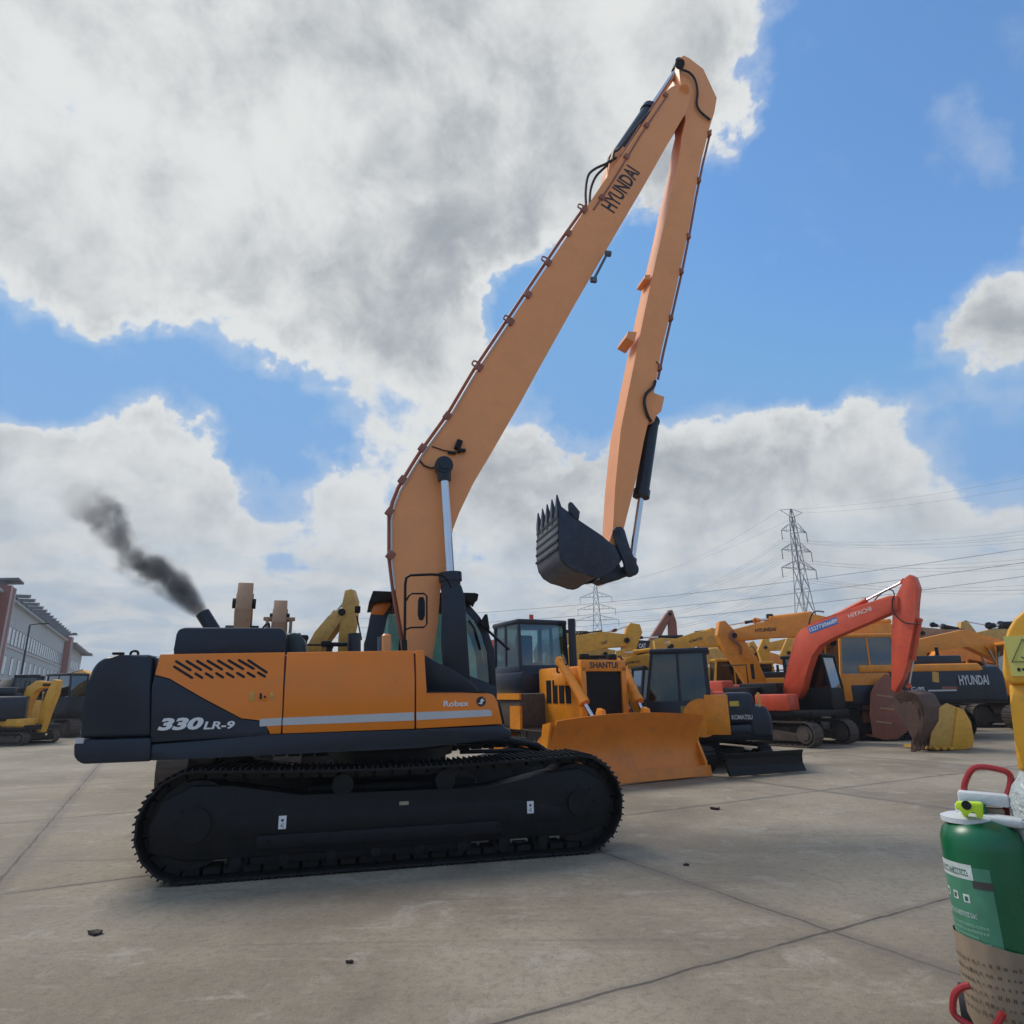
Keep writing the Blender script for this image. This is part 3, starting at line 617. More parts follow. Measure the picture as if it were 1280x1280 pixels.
f.tube([F.p3(819,476,A0-.03), F.p3(817,483,A0-.05), F.p3(808,492,A0-.06), F.p3(805.5,503,A0-.05), F.p3(809,518,A0-.03), F.p3(814,527,A0-.0)], .026, smooth_n=5)
f.tube([F.p3(820,452,A0), F.p3(824,456,A0), F.p3(825,460,A0), F.p3(822,464,A0)], .012, smooth_n=4)
f.build('hose', 'rubber', arm)
f = MB(); f.cyl(F.p3(850,80,A0-.12), F.p3(850,80,A1+.12), .09, n=20); f.build('arm_pin', 'navy', arm)
# bucket cylinder and linkage
KW = (A0+A1)/2
bc = hyd(None, F.p3(815,528,KW), F.p3(788,712,KW), .52, .115, .05, EX)
f = MB()
for w in (A0-.09, A1+.03):
    f.prism(F.poly([(764,664),(768,660),(774,660),(778,664),(784,685),(794,708),(794,714),(790,718),(784,719),(779,714),(778,704),(768,682)], A0), w, w+.06, .008)
f.cyl(F.p3(771,667,A0-.1), F.p3(771,667,A1+.1), .06); f.cyl(F.p3(788,712,A0-.1), F.p3(788,712,A1+.1), .07)
f.build('bucket_link', 'bucket', EX)
f = MB(); f.prism(F.poly([(758,728),(750,724),(762,712),(786,706),(793,709),(792,717),(784,720)], A0), KW-.15, KW+.15, .01); f.build('bucket_link', 'bucket', EX)
# bucket
U0, U1 = 1.03, 2.19
fl_out = [(699,636),(697.5,662),(698,686),(700.5,697),(707,706.5),(717,713),(731,717),(741,721)]
side = fl_out+[(749,722),(755,720),(759,717),(765,714),(773,703),(774.5,697),(769,684),(752.5,669.5),(722,649),(711,640),(702,633)]
f = MB()
f.bm.free(); bk = bpy.data.objects.new('bucket', None); COL.objects.link(bk); bk.parent = EX
for w in (U0, U1-.045):
    f = MB(); f.prism(F.poly(side, U0), w, w+.045, .006); f.build('side_plate', 'bucket', bk)
o_ = F.poly(fl_out+[(750,720),(757,714)], U0); 
cxy = F.uz(735,690,U0)
inn = [(x+(cxy[0]-x)*.05, z+(cxy[1]-z)*.05) for x, z in o_]
f = MB(); f.prism(o_+inn[::-1], U0+.047, U1-.047); f.build('bucket_floor', 'bucketwear_lit', bk)
for k in range(5):
    t = .18+k*.2; a = Vector(o_[0]).lerp(Vector(o_[2]), t) if t < 1 else Vector(o_[2])
    f = MB(); f.box((a.x-.008, (U0+U1)/2, a.y), (.02, U1-U0, .035)); f.build('wear_strip', 'black', bk)
f = MB(); f.prism(F.poly([(711,640),(710.5,630),(712,627.5),(715.5,629),(724.5,640),(723,650),(718,647)], U0), U0-.02, U0+.03, .005); f.build('side_cutter', 'bucket', bk); f = MB(); f.prism(F.poly([(711,640),(710.5,630),(712,627.5),(715.5,629),(724.5,640),(723,650),(718,647)], U0), U1-.03, U1+.02, .005); f.build('side_cutter', 'bucket', bk)
a = F.uz(700.5,640,U0); tp = F.uz(698,616.5,U0)
for k in range(5):
    w = U0+.07+k*(U1-U0-.14)/4
    f = MB(); dx, dz = tp[0]-a[0], tp[1]-a[1]
    f.prism([(a[0]-.035,a[1]-.14),(a[0]+.035,a[1]-.14),(a[0]+.045,a[1]+.02),(a[0]+dx*.5+.025,a[1]+dz*.5),(tp[0]+.004,tp[1]),(tp[0]-.008,tp[1]),(a[0]+dx*.5-.03,a[1]+dz*.5),(a[0]-.045,a[1]+.02)], w-.055, w+.055, .006)
    for v in f.bm.verts:
        if v.co.z > a[1]+dz*.25: v.co.y = w+(v.co.y-w)*max(.25, 1-(v.co.z-a[1]-dz*.25)/(dz*.75)*.8)
    f.build('tooth', 'bucket', bk)
f = MB()
for w in (A0-.06, A1+.01): f.prism(F.poly([(732,712),(745,724),(757,722),(772,706),(776,700),(772,686),(755,676),(740,690)], A0), w, w+.05, .006)
f.build('bucket_ear', 'bucket', bk)
# ================================================================= machines standing in the yard
def xat(px, Y):
    """ground spot seen in the direction of column px at depth Y"""
    d = ray(px, 865); return Vector((d.x/d.y*Y, Y, 0))
def strip(mb, pts, y0, y1, bev=0.0):
    P = [Vector((p[0], p[1])) for p in pts]; A = []; B = []
    for i, p in enumerate(P):
        d = (P[min(i+1, len(P)-1)]-P[max(i-1, 0)]).normalized(); n_ = Vector((-d.y, d.x)); h = pts[i][2]/2
        A.append(p+n_*h); B.append(p-n_*h)
    mb.prism([tuple(a) for a in A]+[tuple(b) for b in B[::-1]], y0, y1, bev)
def gcab(par, x0, x1, y0, y1, z0, z1, m, slant=.18, gm='dglass', zw=None, beacon=False):
    zw = zw or z0+(z1-z0)*.42
    b = MB(); b.box(((x0+x1)/2, (y0+y1)/2, (z0+zw)/2), (x1-x0, y1-y0, zw-z0), bev=.04)
    for y in (y0+.04, y1-.04):
        b.bar((x0+.04, y, zw-.03), (x0+.06, y, z1-.05), .08); b.bar((x1-.04, y, zw-.03), (x1-slant, y, z1-.05), .07)
        b.bar(((x0+x1)/2-.05, y, zw-.03), ((x0+x1)/2-.07, y, z1-.05), .06)
    b.box(((x0+x1-slant)/2, (y0+y1)/2, z1), (x1-x0-slant+.12, y1-y0+.04, .13), bev=.045)
    c = b.build('cab', m, par)
    for y in (y0+.03, y1-.03):
        b = MB(); b.prism([(x0+.06, zw-.02), (x1-.05, zw-.02), (x1-slant, z1-.05), (x0+.06, z1-.05)], y-.004, y+.004); b.build('side_window', gm, c)
    b = MB(); b.quad((x1-.03, y0+.06, zw-.02), (x1-.03, y1-.06, zw-.02), (x1-slant+.01, y1-.06, z1-.05), (x1-slant+.01, y0+.06, z1-.05)); b.build('windscreen', gm, c)
    b = MB(); b.quad((x0+.03, y0+.06, zw-.02), (x0+.03, y1-.06, zw-.02), (x0+.05, y1-.06, z1-.05), (x0+.05, y0+.06, z1-.05)); b.build('rear_window', gm, c)
    b = MB(); xm = (x0+x1)/2-.1; ym = (y0+y1)/2; b.box((xm, ym, z0+.45), (.5, .5, .14), bev=.04); b.box((xm-.25, ym, z0+.85), (.13, .48, .75), bev=.04); b.build('operator_seat', 'seat', c)
    return c
def excv(label, loc, yaw, s=1.0, group='excavators parked across the yard', name='excavator', uy=0.0, body='yellow', cwt='navy', cabm='navy', boomm='yellow', trk='dtrack',
         boom=None, arm=None, bw=.45, aw=.34, loc_arm=None, hood=True, tail=2.7, W_=2.7, L=4.2, cyl=None, rods=(), bucket=None, side='body', zt=None, panels=None, cabside=1, tracks=True, cab=True, gm='dglass', bsolid=None):
    F_ = Frame(loc, yaw); r = thing(name, label, 'excavator', (loc[0], loc[1], 0), yaw, group)
    if tracks:
        g_ = W_/2*.98; tw = .55*s
        for y0, y1 in ((-g_, -g_+tw), (g_-tw, g_)): track_unit(r, y0, y1, L*s, .88*s, trk, .2, False, yaw=uy)
        b = MB(); b.box((0, 0, .5*s), (1.5*s, 2*g_-tw, .35*s), bev=.03); b.cyl((0,0,.6*s), (0,0,1.05*s), .55*s, n=28); bmesh.ops.transform(b.bm, matrix=Matrix.Rotation(uy, 4, 'Z'), verts=b.bm.verts[:]); b.build('car_body', trk, r)
    h = W_/2; z0 = 1.02*s; z1 = zt or 2.15*s; xf = 1.75*s; xr = -tail*s
    b = MB(); b.box(((xf+xr)/2, 0, z0+.09), (xf-xr, W_*.96, .18), bev=.02); b.build('revolving_frame', 'black', r)
    b = MB(); b.prism([(xr, z0+.05), (xr+.75*s, z0+.05), (xr+.75*s, z1-.08), (xr+.12*s, z1-.08), (xr-.02, z1-.35)], -h, h, .09, 3); b.build('counterweight', cwt, r)
    if panels: panels(r, F_, z0, z1, h)
    else:
        b = MB(); b.box(((xr+.75*s-.25*s)/2, 0, (z0+z1)/2+.1), (-xr-.75*s-.2*s, W_*.97, z1-z0-.16), bev=.04); b.build('engine_house', body, r)
        b = MB(); b.box((.65*s, -h*.68, z0+.42*s), (1.9*s, W_*.28, .62*s), bev=.04); b.build('tank_box', body, r)
    if hood: b = MB(); b.box((xr*.52, 0, z1+.14), (1.5*s, W_*.6, .32*s), bev=.06); b.build('engine_hood', 'navy' if hood is True else hood, r)
    if cab:
        y0, y1 = (h-1.02*s, h-.02) if cabside > 0 else (-h+.02, -h+1.02*s)
        gcab(r, -.15*s, 1.65*s, y0, y1, z0+.12, 3.0*s if not zt else zt+.9*s, cabm, gm=gm)
    def conv(p): return [(*F_.uz(q[0], q[1], 0), q[2]) if len(q) == 3 else q[1:] for q in p]
    if boom:
        b = MB(); strip(b, conv(boom), -bw/2, bw/2, .012); bo2 = b.build('boom', boomm, r); r['_b'] = 0; del r['_b']
    if arm: b = MB(); strip(b, conv(arm), -aw/2, aw/2, .012); b.build('arm', boomm, r)
    if boom:
        cb_ = conv(boom)
        px_, pz_ = cb_[1][0]*.5+cb_[2][0]*.5, cb_[1][1]*.5+cb_[2][1]*.5
        if tracks and px_ > .6 and pz_ > z0+.8:
            for k in (-1, 1): hyd(None, (1.25*s, k*(bw/2+.10), z0+.15), (px_, k*(bw/2+.10), pz_-.1), .6, .075*s, .04*s, r, bm=boomm)
        b = MB(); b.cyl((cb_[-1][0], -bw/2-.05, cb_[-1][1]), (cb_[-1][0], bw/2+.05, cb_[-1][1]), .10*s, n=14); b.build('boom_pin', 'black', r)
        b = MB(); b.tube([(q_[0], -bw/2+.08, q_[1]+q_[2]/2+.03) for q_ in cb_[1:-1]], .03, n=6); b.build('hydraulic_pipe', 'black', r)
    if tracks and cab:
        b = MB()
        for k in range(6): b.box((xr*.5, -h*.98-.012, z1-.25-k*.07), (.75*s, .02, .03))
        b.build('side_grille', 'black', r)
        b = MB(); b.tube([(xr*.75, -h*.8, z1-.05), (xr*.75, -h*.8, z1+.55), (xr*.3, -h*.8, z1+.55), (xr*.3, -h*.8, z1-.05)], .022, n=6); b.build('handrail', 'black', r)
        b = MB(); b.cyl((xr*.6, h*.3, z1+.1), (xr*.6, h*.3, z1+.62), .06, n=12); b.build('exhaust_pipe', 'black', r)
    for (p, q, sp, rr, m_) in rods: hyd(None, F_.p3(p[0], p[1], 0), F_.p3(q[0], q[1], 0), sp, rr, rr*.45, r, bm=m_)
    if bucket: bucket(r, F_)
    return r, F_
def boom_text(txt, r, F_, p0, p1, hpx, m, bw=.45, **k):
    for c in r.children:
        if c.name.startswith('boom'): return letpx(txt, F_, -bw/2-.01 if math.cos(F_.yaw) > -.2 else bw/2+.01, p0, p1, hpx, m, c, **k)
def flip_text(o):
    pass

# --- bulldozer
Bl, Br = ground(683, 990.5), ground(891, 970.5)
cdir = (Br-Bl).normalized(); yawD = math.atan2(-cdir.x, cdir.y)
mid = (Bl+Br)/2; BW = (Br-Bl).length
hd = Vector((math.cos(yawD), math.sin(yawD), 0)); base = mid-hd*2.6
DZ = thing('bulldozer', 'yellow bulldozer with a wide plain orange blade and tall dark cab', 'bulldozer', base, yawD)
FD = Frame(base, yawD)
b = MB(); nz, ny = 9, 16; hw = BW/2
def bx_(t): return 2.6+.02-.26*math.sin(math.pi*min(1, t*1.02))+.10*t
def blade_pt(i, j, off):
    t = i/nz; sp_ = hw*(1-.015*0) if t == 0 else hw
    w = hw if t < .05 else (hw-.16 if t > .3 else hw-.16*(t-.05)/.25)
    w = w-.05*t; v = -1+2*j/ny
    H_ = 1.20+.10*(1-v*v)
    return Vector((bx_(t)-off, v*w, .02+t*H_))
g1 = [[b.bm.verts.new(blade_pt(i, j, 0)) for j in range(ny+1)] for i in range(nz+1)]
g2 = [[b.bm.verts.new(blade_pt(i, j, .07)) for j in range(ny+1)] for i in range(nz+1)]
for i in range(nz):
    for j in range(ny):
        b.bm.faces.new((g1[i][j], g1[i][j+1], g1[i+1][j+1], g1[i+1][j])); b.bm.faces.new((g2[i][j], g2[i+1][j], g2[i+1][j+1], g2[i][j+1]))
    b.bm.faces.new((g1[i][0], g1[i+1][0], g2[i+1][0], g2[i][0])); b.bm.faces.new((g1[i][ny], g2[i][ny], g2[i+1][ny], g1[i+1][ny]))
for j in range(ny):
    b.bm.faces.new((g1[0][j], g2[0][j], g2[0][j+1], g1[0][j+1])); b.bm.faces.new((g1[nz][j], g1[nz][j+1], g2[nz][j+1], g2[nz][j]))
bld = b.build('blade', 'bladep', DZ)
b = MB(); b.box((2.63, 0, .13), (.03, BW*.97, .20), rot=Euler((0, R(-12), 0))); b.build('cutting_edge', 'bladep', bld)
for sgn in (-1, 1):
    b = MB(); b.prism([(2.35,.35),(2.62,.03),(2.62,.3),(2.42,.7),(2.6,1.2),(2.3,1.15),(2.2,.8)], sgn*(hw-.16)-.03, sgn*(hw-.16)+.03); b.build('end_plate', 'amber', bld)
    b = MB(); b.prism([(2.1,1.1),(2.5,1.15),(2.45,1.38),(2.3,1.42)], sgn*.55-.05, sgn*.55+.05, .01); b.build('blade_lug', 'amber', bld)
    track_unit(DZ, sgn*.95-.26, sgn*.95+.26, 3.1, .98, 'dtrack', .2, False, framemat='amber')
    b = MB(); b.bar((.1, sgn*1.32, .42), (2.4, sgn*1.32, .38), .16, .24); b.bar((1.3, sgn*1.32, .45), (2.35, sgn*1.15, .95), .10, .10); b.box((.1, sgn*1.30, .45), (.35,.14,.35), bev=.03); b.build('push_arm', 'amber', DZ)
    hyd(None, (1.28, sgn*.80, 2.38), (2.33, sgn*.62, 1.08), .66, .10, .045, DZ, bm='amber')
    b = MB(); b.box((1.15, sgn*.66, 2.0), (.5,.2,.26), bev=.03); b.build('cylinder_bracket', 'amber', DZ)
HX = 1.72
b = MB(); b.box((.75, 0, 1.62), (1.85, 1.08, 1.30), bev=.05); b.build('engine_hood', 'amber', DZ)
b = MB()
for (c, d) in (((HX-.03,0,2.27),(.12,1.16,.24)),((HX-.03,-.52,1.5),(.12,.13,1.5)),((HX-.03,.52,1.5),(.12,.13,1.5)),((HX-.03,0,.85),(.12,1.16,.2))): b.box(c, d, bev=.015)
gf = b.build('radiator_frame', 'amber', DZ)
b = MB(); b.box((HX-.05,0,1.56), (.04,.92,1.26))
for k in range(22): b.box((HX-.02, 0, .98+k*.054), (.02,.92,.012))
b.build('radiator_grille', 'black', gf)
lettering('SHANTUI', (HX+.034,-.36,2.215), (0,1,0), (0,0,1), .72, .13, 'letter', gf, bold=.03)
b = MB(); b.cyl((1.0,.22,2.2), (1.0,.22,2.48), .16, n=20); b.build('air_cleaner', 'black', DZ)
b = MB(); b.cyl((1.35,-.25,2.2), (1.35,-.25,2.52), .06, n=16); b.cyl((1.45,.38,2.3), (1.45,.38,2.5), .07); b.build('filler_cap', 'amber', DZ)
for sg in (-1, 1):
    b = MB(); b.tube([(.9,sg*.56,2.1),(1.0,sg*.72,2.2),(1.2,sg*.78,2.35),(1.3,sg*.74,2.5),(1.5,sg*.78,2.3)], .025, smooth_n=4); b.build('hose', 'rubber', DZ)
for sg in (-1, 1):
    b = MB(); b.box((1.55, sg*.36, 2.46), (.12,.2,.13), bev=.02); b.build('headlight', 'black', DZ)
b = MB()
for k in range(4): b.box((.3+k*.28, -.545, 1.75), (.2, .012, .5))
b.build('side_louvre', 'black', DZ)
b = MB(); b.cyl((-.35,.55,2.2), (-.35,.55,3.50), .095, n=18); b.build('exhaust_stack', 'navy', DZ)
b = MB(); b.box((-1.05, 0, 1.35), (2.3, 2.35, .75), bev=.05); b.build('fender', 'dtrack', DZ)
b = MB(); b.box((-1.05, -1.19, 1.66), (2.35, .05, .14)); b.box((-.1, -1.19, 1.2), (.5, .06, .5)); b.box((-1.6, -1.25, .95), (.7, .12, .3), bev=.02); b.build('fender_trim', 'amber', DZ)
b = MB(); b.box((-1.2, 0, 1.95), (1.7, 1.75, .55), bev=.05); b.build('cab_base', 'navy', DZ)
cD = gcab(DZ, -1.95, -.5, -.86, .52, 1.95, 3.42, 'navy', slant=.10, gm='glass', zw=2.38)
b = MB(); b.box((-1.0, -.05, 2.9), (1.1, .06, 1.15)); b.build('door_frame', 'navy', cD) if False else b.bm.free()
b = MB(); b.cyl((-.8,-.35,3.48), (-.8,-.35,3.62), .055); b.build('beacon', 'red', cD)
b = MB(); b.box((-1.6,-.9,1.62), (1.3,.5,.22), bev=.03); b.build('fuel_tank', 'yellow', DZ)

# --- compact excavator with dozer blade
MKC = ground(962, 969); my = R(-68); mh = Vector((math.cos(my), math.sin(my), 0)); mc = MKC-mh*2.05
uyaw = R(163)
def kpan(r, F_, z0, z1, h):
    b = MB(); b.prism([(-1.27,.78),(-.4,.72),(-.4,.95),(-1.27,1.0)], -.95, .95, .05); b.build('lower_counterweight', 'navy', r)
    b = MB(); b.prism([(-.62,.75),(-.1,.75),(-.1,1.62),(-.62,1.62)], .55, 1.0, .03); p_ = b.build('side_panel', 'amber', r)
    b = MB(); b.cyl((-.02,.5,1.12),(-.02,.99,1.12),.42, n=28); b.build('rear_door', 'amber', r)
    b = MB(); b.prism([(-1.25,.98),(-.52,.98),(-.52,1.66),(-1.15,1.66)], -.93, .97, .12, 4); q_ = b.build('engine_cover', 'navy', r)
    lettering('KOMATSU', (-.665,.976,1.08), (-1,0,0), (0,0,1), .44, .10, 'stripe', q_, bold=.02)
    b = MB(); b.box((-.75,.975,1.42), (.2,.006,.11)); b.build('sticker', mat('yellow_sticker', (.6,.45,.05)), q_)
    b = MB(); b.box((-1.28,.88,1.32), (.06,.12,.66), bev=.01); b.build('cover_edge', 'yellow2', q_)
KM, FK = excv('compact excavator with navy cab, yellow side panel and low dark dozer blade in front', mc, uyaw, group=None, name='compact_excavator', s=.62, uy=my-uyaw, cwt='navy', cabm='navy', boomm='yellow', trk='track',
     boom=[(836,888,.3),(826,845,.32),(813,824,.34),(796,826,.26),(780,829,.22)], arm=[(775,813,.2),(778,830,.26),(787,856,.24),(797,890,.16)], bw=.26, aw=.2, hood=False, tail=2.4, W_=1.95, L=3.9, panels=kpan, cab=False, zt=1.45,
     rods=(((815,812),(778,817),.6,.05,'yellow'),))
ck = gcab(KM, -.25, 1.22, -.05, .97, .85, 2.62, 'navy', slant=.22, gm='glassc', zw=1.5)
letpx('KOMATSU', FK, .145, (785,830), (800,828), 3.0, 'letter', KM, bold=.02)
b = MB(); b.box((0.35,.98,1.30), (.16,.01,.16)); b.build('sticker', mat('olive_sticker', (.2,.22,.05)), ck)
b = MB(); b.cyl((.05,.975,1.38),(.05,.985,1.38),.09); b.build('emblem', 'stripe', ck)
FB = Frame(mc, my); bl_r = Matrix.Rotation(my-uyaw, 4, 'Z')
b = MB()
for j in range(1): b.prism([(2.0,.03),(2.07,.03),(1.98,.20),(1.99,.36),(2.05,.46),(1.99,.46),(1.92,.34),(1.92,.18)], -1.0, 1.0, .006)
b.bar((.9,-.4,.35), (1.95,-.4,.24), .12, .12); b.bar((.9,.4,.35), (1.95,.4,.24), .12, .12)
bmesh.ops.transform(b.bm, matrix=bl_r, verts=b.bm.verts[:]); b.build('dozer_blade', 'black', KM)

# --- red excavator
hc = Vector((8.85, 22.3, 0)); hyaw = R(-52)
def hpan(r, F_, z0, z1, h):
    b = MB(); b.box((-1.0, -h+.35, 1.42), (1.1, .7, .72), bev=.05); b.build('side_door', 'black', r)
    b = MB(); b.box((.25, -h+.33, 1.30), (1.15, .66, .50), bev=.05); b.build('tank_box', 'red', r)
    b = MB(); b.box((-.6, .2, 1.5), (1.4, 1.5, .8), bev=.05); b.build('engine_house', 'black', r)
    b = MB(); b.box((-1.75, -h+.30, 1.55), (.62, .66, .92), bev=.06); b.build('rear_side_panel', 'red', r)
def hbuck(r, F_):
    y0, y1 = -.60, .60
    oc = [(1118,869),(1132,863),(1146,868),(1155,884),(1156,903),(1151,918),(1144,931)]; ic = [(1140,929),(1147,915),(1150,902),(1147,886),(1139,876),(1124,880)]
    b = MB(); b.prism(F_.poly(oc+ic, y0), y0, y1, .008); bk_ = b.build('bucket', 'rust', r)
    for y in (y0, y1-.04):
        b = MB(); b.prism(F_.poly(oc+[(1136,915),(1130,903),(1122,893),(1112,880)], y0), y, y+.04); b.build('side_plate', 'rust', bk_)
    t0 = F_.uz(1142,928,y0); t1 = F_.uz(1139,944.5,y0)
    for k in range(5):
        y = y0+.06+k*.27; b = MB(); b.prism([(t0[0]-.06,t0[1]+.05),(t0[0]+.12,t0[1]+.05),(t1[0]+.06,t1[1]+.02),(t1[0]-.02,t1[1]+.0)], y-.045, y+.045); b.build('tooth', 'rust', bk_)
HT, FH = excv('red excavator with arched boom, black cab and rusty bucket resting on the ground', hc, hyaw, group=None, uy=R(-4), s=.86, body='red', cwt='red', cabm='black', boomm='red',
     boom=None, arm=None, hood=False, tail=2.5, W_=2.45, L=3.9, panels=hpan, bucket=hbuck, zt=1.95, gm='dglass',
     rods=(((1034,775),(1131,726),.52,.075,'red'),((1001,868),(1003,800),.62,.07,'red')))
b = MB(); b.prism(FH.poly([(976,872),(980,852),(988,818),(992,800),(1000,788),(1012,780),(1030,772),(1112,744),(1122,745),(1123,762),(1085,778),(1043,796),(1024,806),(1014,820),(1008,840),(1003,862),(996,874)], -.2), -.2, .2, .015); hb = b.build('boom', 'red', HT)
letpx('15277306689', FH, -.206, (1013,790), (1047,777.5), 5.0, 'white', hb, bold=.02)
fL = FH.p3(1012,791.5,-.203); fR = FH.p3(1048,778.2,-.203); dd = (fR-fL); nn = Vector((-dd.z,0,dd.x)).normalized()*.20
b = MB(); b.quad(fL-nn*.12, fR-nn*.12, fR+nn*.95, fL+nn*.95); b.build('blue_label', mat('blue_sticker', (.05,.16,.45)), hb)
letpx('HITACHI', FH, -.206, (1061.5,773), (1090,763), 5.0, mat('faded_lettering', (.78,.60,.52)), hb, bold=.02)
b = MB(); b.prism(FH.poly([(1131,722),(1137,718),(1142,721),(1147,735),(1143,762),(1144,775),(1139,800),(1133,832),(1128,848),(1119,866),(1114,862),(1114,800),(1116,762),(1118,748)], -.16), -.16, .16, .015); ha = b.build('arm', 'red', HT)
hyd(None, FH.p3(1150,775,0), FH.p3(1136,858,0), .6, .06, .03, HT, bm='red')
b = MB(); b.tube([FH.p3(1117,745,-.2), FH.p3(1115,752,-.22), FH.p3(1117,765,-.24), FH.p3(1130,778,-.22), FH.p3(1150,780,-.18)], .018, smooth_n=4)
b.tube([FH.p3(1090,755,-.1), FH.p3(1098,745,-.1), FH.p3(1110,737,-.1), FH.p3(1117,740,-.1), FH.p3(1118,750,-.2)], .018, smooth_n=4)
b.tube([FH.p3(1010,785,-.1), FH.p3(1014,770,-.1), FH.p3(1020,764,-.1), FH.p3(1030,765,-.1)], .022, smooth_n=4); b.build('hose', 'rubber', HT)
b = MB(); b.prism(FH.poly([(1098,906),(1115,906),(1128,890),(1134,872),(1124,858),(1106,846),(1093,858),(1089,880),(1090,900)], .9), .9, 1.7, .03)
# worn red bucket standing behind the rusty one
c0 = ground(1110, 930); b.bm.free()
WR = thing('digging_bucket', 'faded red worn bucket standing behind the rusty excavator bucket', 'bucket', (c0.x, c0.y+1.0, 0), R(0))
FR_ = Frame((c0.x, c0.y+1.0), 0)
oc = [(1092,918),(1089,890),(1090,868),(1100,856),(1118,850),(1136,862),(1150,880)]
b = MB(); b.prism(FR_.poly([(1092,921),(1088,895),(1089,866),(1096,852),(1108,842),(1124,856),(1136,872),(1138,895),(1134,915),(1122,924),(1106,925)], 0), 0, .05, .008); b.prism(FR_.poly([(1092,921),(1088,895),(1089,866),(1096,852),(1108,842),(1124,856),(1136,872),(1138,895),(1134,915),(1122,924),(1106,925)], 0), .50, .55, .008)
b.prism(FR_.poly([(1136,872),(1138,895),(1134,915),(1122,924),(1106,925),(1092,921),(1094,918),(1106,921),(1120,920),(1131,911),(1134,895),(1132,874)], 0), .05, .50); wb = b.build('shell', 'redworn', WR)
for x, y in ((1100,870),(1104,886),(1099,903)):
    b = MB(); a = FR_.p3(x+6, y, -.005); b.box(a, (.5, .012, .06), rot=Euler((0,R(8),0))); b.build('weld_patch', 'brown', wb)
# yellow bucket
c1 = ground(1190, 938); FY = Frame((c1.x, c1.y), R(8))
YB = thing('loader_bucket', 'yellow bucket with small teeth standing on the concrete right of the rusty bucket', 'bucket', (c1.x, c1.y, 0), R(8))
o2 = FY.poly([(1190,937),(1197,884),(1205,887),(1214,903),(1218,925),(1216,934),(1205,937)], 0)
b = MB(); b.prism(o2, 0, .05, .008); b.build('side_plate', 'yellow', YB)
b = MB()
q0 = FY.poly([(1190,937),(1197,884),(1183,880)], 0)
b.prism(FY.poly([(1163,936),(1166,905),(1176,884),(1185,879),(1197,884),(1190,936)], 0), .03, .07, .005)
b.prism(FY.poly([(1214,903),(1218,925),(1216,934),(1205,937),(1165,937),(1165,934),(1204,934),(1213,931),(1215,924),(1211,904)], 0), .05, 1.1); b.build('shell', 'yellow2', YB)
for k in range(3):
    b = MB(); x = 1168+k*9; a = FY.p3(x, 935, 0); b.box(a, (.13,.25,.07), rot=Euler((R(5),0,0)), bev=.015); b.build('tooth', 'yellow', YB)

# --- large dark and orange excavator on the right
def gpan(r, F_, z0, z1, h):
    s = 1.12
    b = MB(); b.prism([(-3.0,z0+.1),(.2,z0+.1),(.2,z1-.22),(-3.0,z1-.22)], -h+.03, h-.01, .03); q = b.build('engine_house', 'navy', r)
    b = MB(); b.prism([(-3.1,z1-.24),(1.2,z1-.24),(1.2,z1+.02),(-2.9,z1+.02)], -h+.02, h+.005, .06, 3); b.build('top_panel', 'amber', r)
    lettering('HYUNDAI', (-2.1,h+.03,z0+.58), (-1,0,0), (0,0,1), 1.0, .32, 'stripe', q, bold=.03)
    lettering('C-9S', (-.45,h-.004,z0+.42), (-1,0,0), (0,0,1), .46, .13, 'stripe', q, bold=.04)
    b = MB(); b.box((-1.5,h-.005,z0+.42), (.95,.01,.05)); b.build('stripe', 'stripe', q)
    b = MB(); b.box((-1.75,h-.002,z0+.50), (.5,.01,.09)); b.build('sticker', 'redworn', q)
    b = MB(); b.box((-1.35,h-.002,z0+.86), (.22,.01,.34), rot=Euler((0,R(-8),0))); b.build('sticker', 'yellow2', q)
    b = MB(); b.box((.9,h-.4,z0+.35), (1.3,.8,.6), bev=.04); b.build('tank_box', 'navy', r)
g0 = Vector((12.9, 24.3, 0))
G1, FG = excv('large excavator with dark navy body under an orange top strip and orange cab', g0, R(180), group='navy and orange excavators on the right', s=1.12, cwt='navy', cabm='amber', boomm='amber', trk='black', W_=3.0, L=4.4, tail=3.3, panels=gpan, zt=2.42,
     boom=[(1150,856,.9),(1135,815,.95),(1105,793,.8),(1060,792,.62),(1015,802,.5)], arm=[(1005,792,.4),(1012,815,.6),(1030,850,.5),(1040,885,.4)], rods=(((1110,777),(1050,780),.6,.1,'amber'),), bw=.6)
letpx('HYUNDAI', FG, .31, (1064,798), (1097,797), 4.6, 'letter', G1, bold=.03)
G2, _ = excv('navy and orange excavator partly hidden behind the yellow post at the right edge', (21.3, 27.5, 0), R(178), group='navy and orange excavators on the right', s=1.1, body='amber', cwt='navy', cabm='amber', boomm='amber', W_=3.0, tail=3.0, hood='navy',
     boom=[('l',.2,1.9,.8),('l',1.2,3.0,.9),('l',2.6,3.6,.7),('l',5.2,3.2,.5)], arm=[('l',5.0,3.9,.5),('l',5.2,3.1,.6),('l',4.6,1.6,.5)])
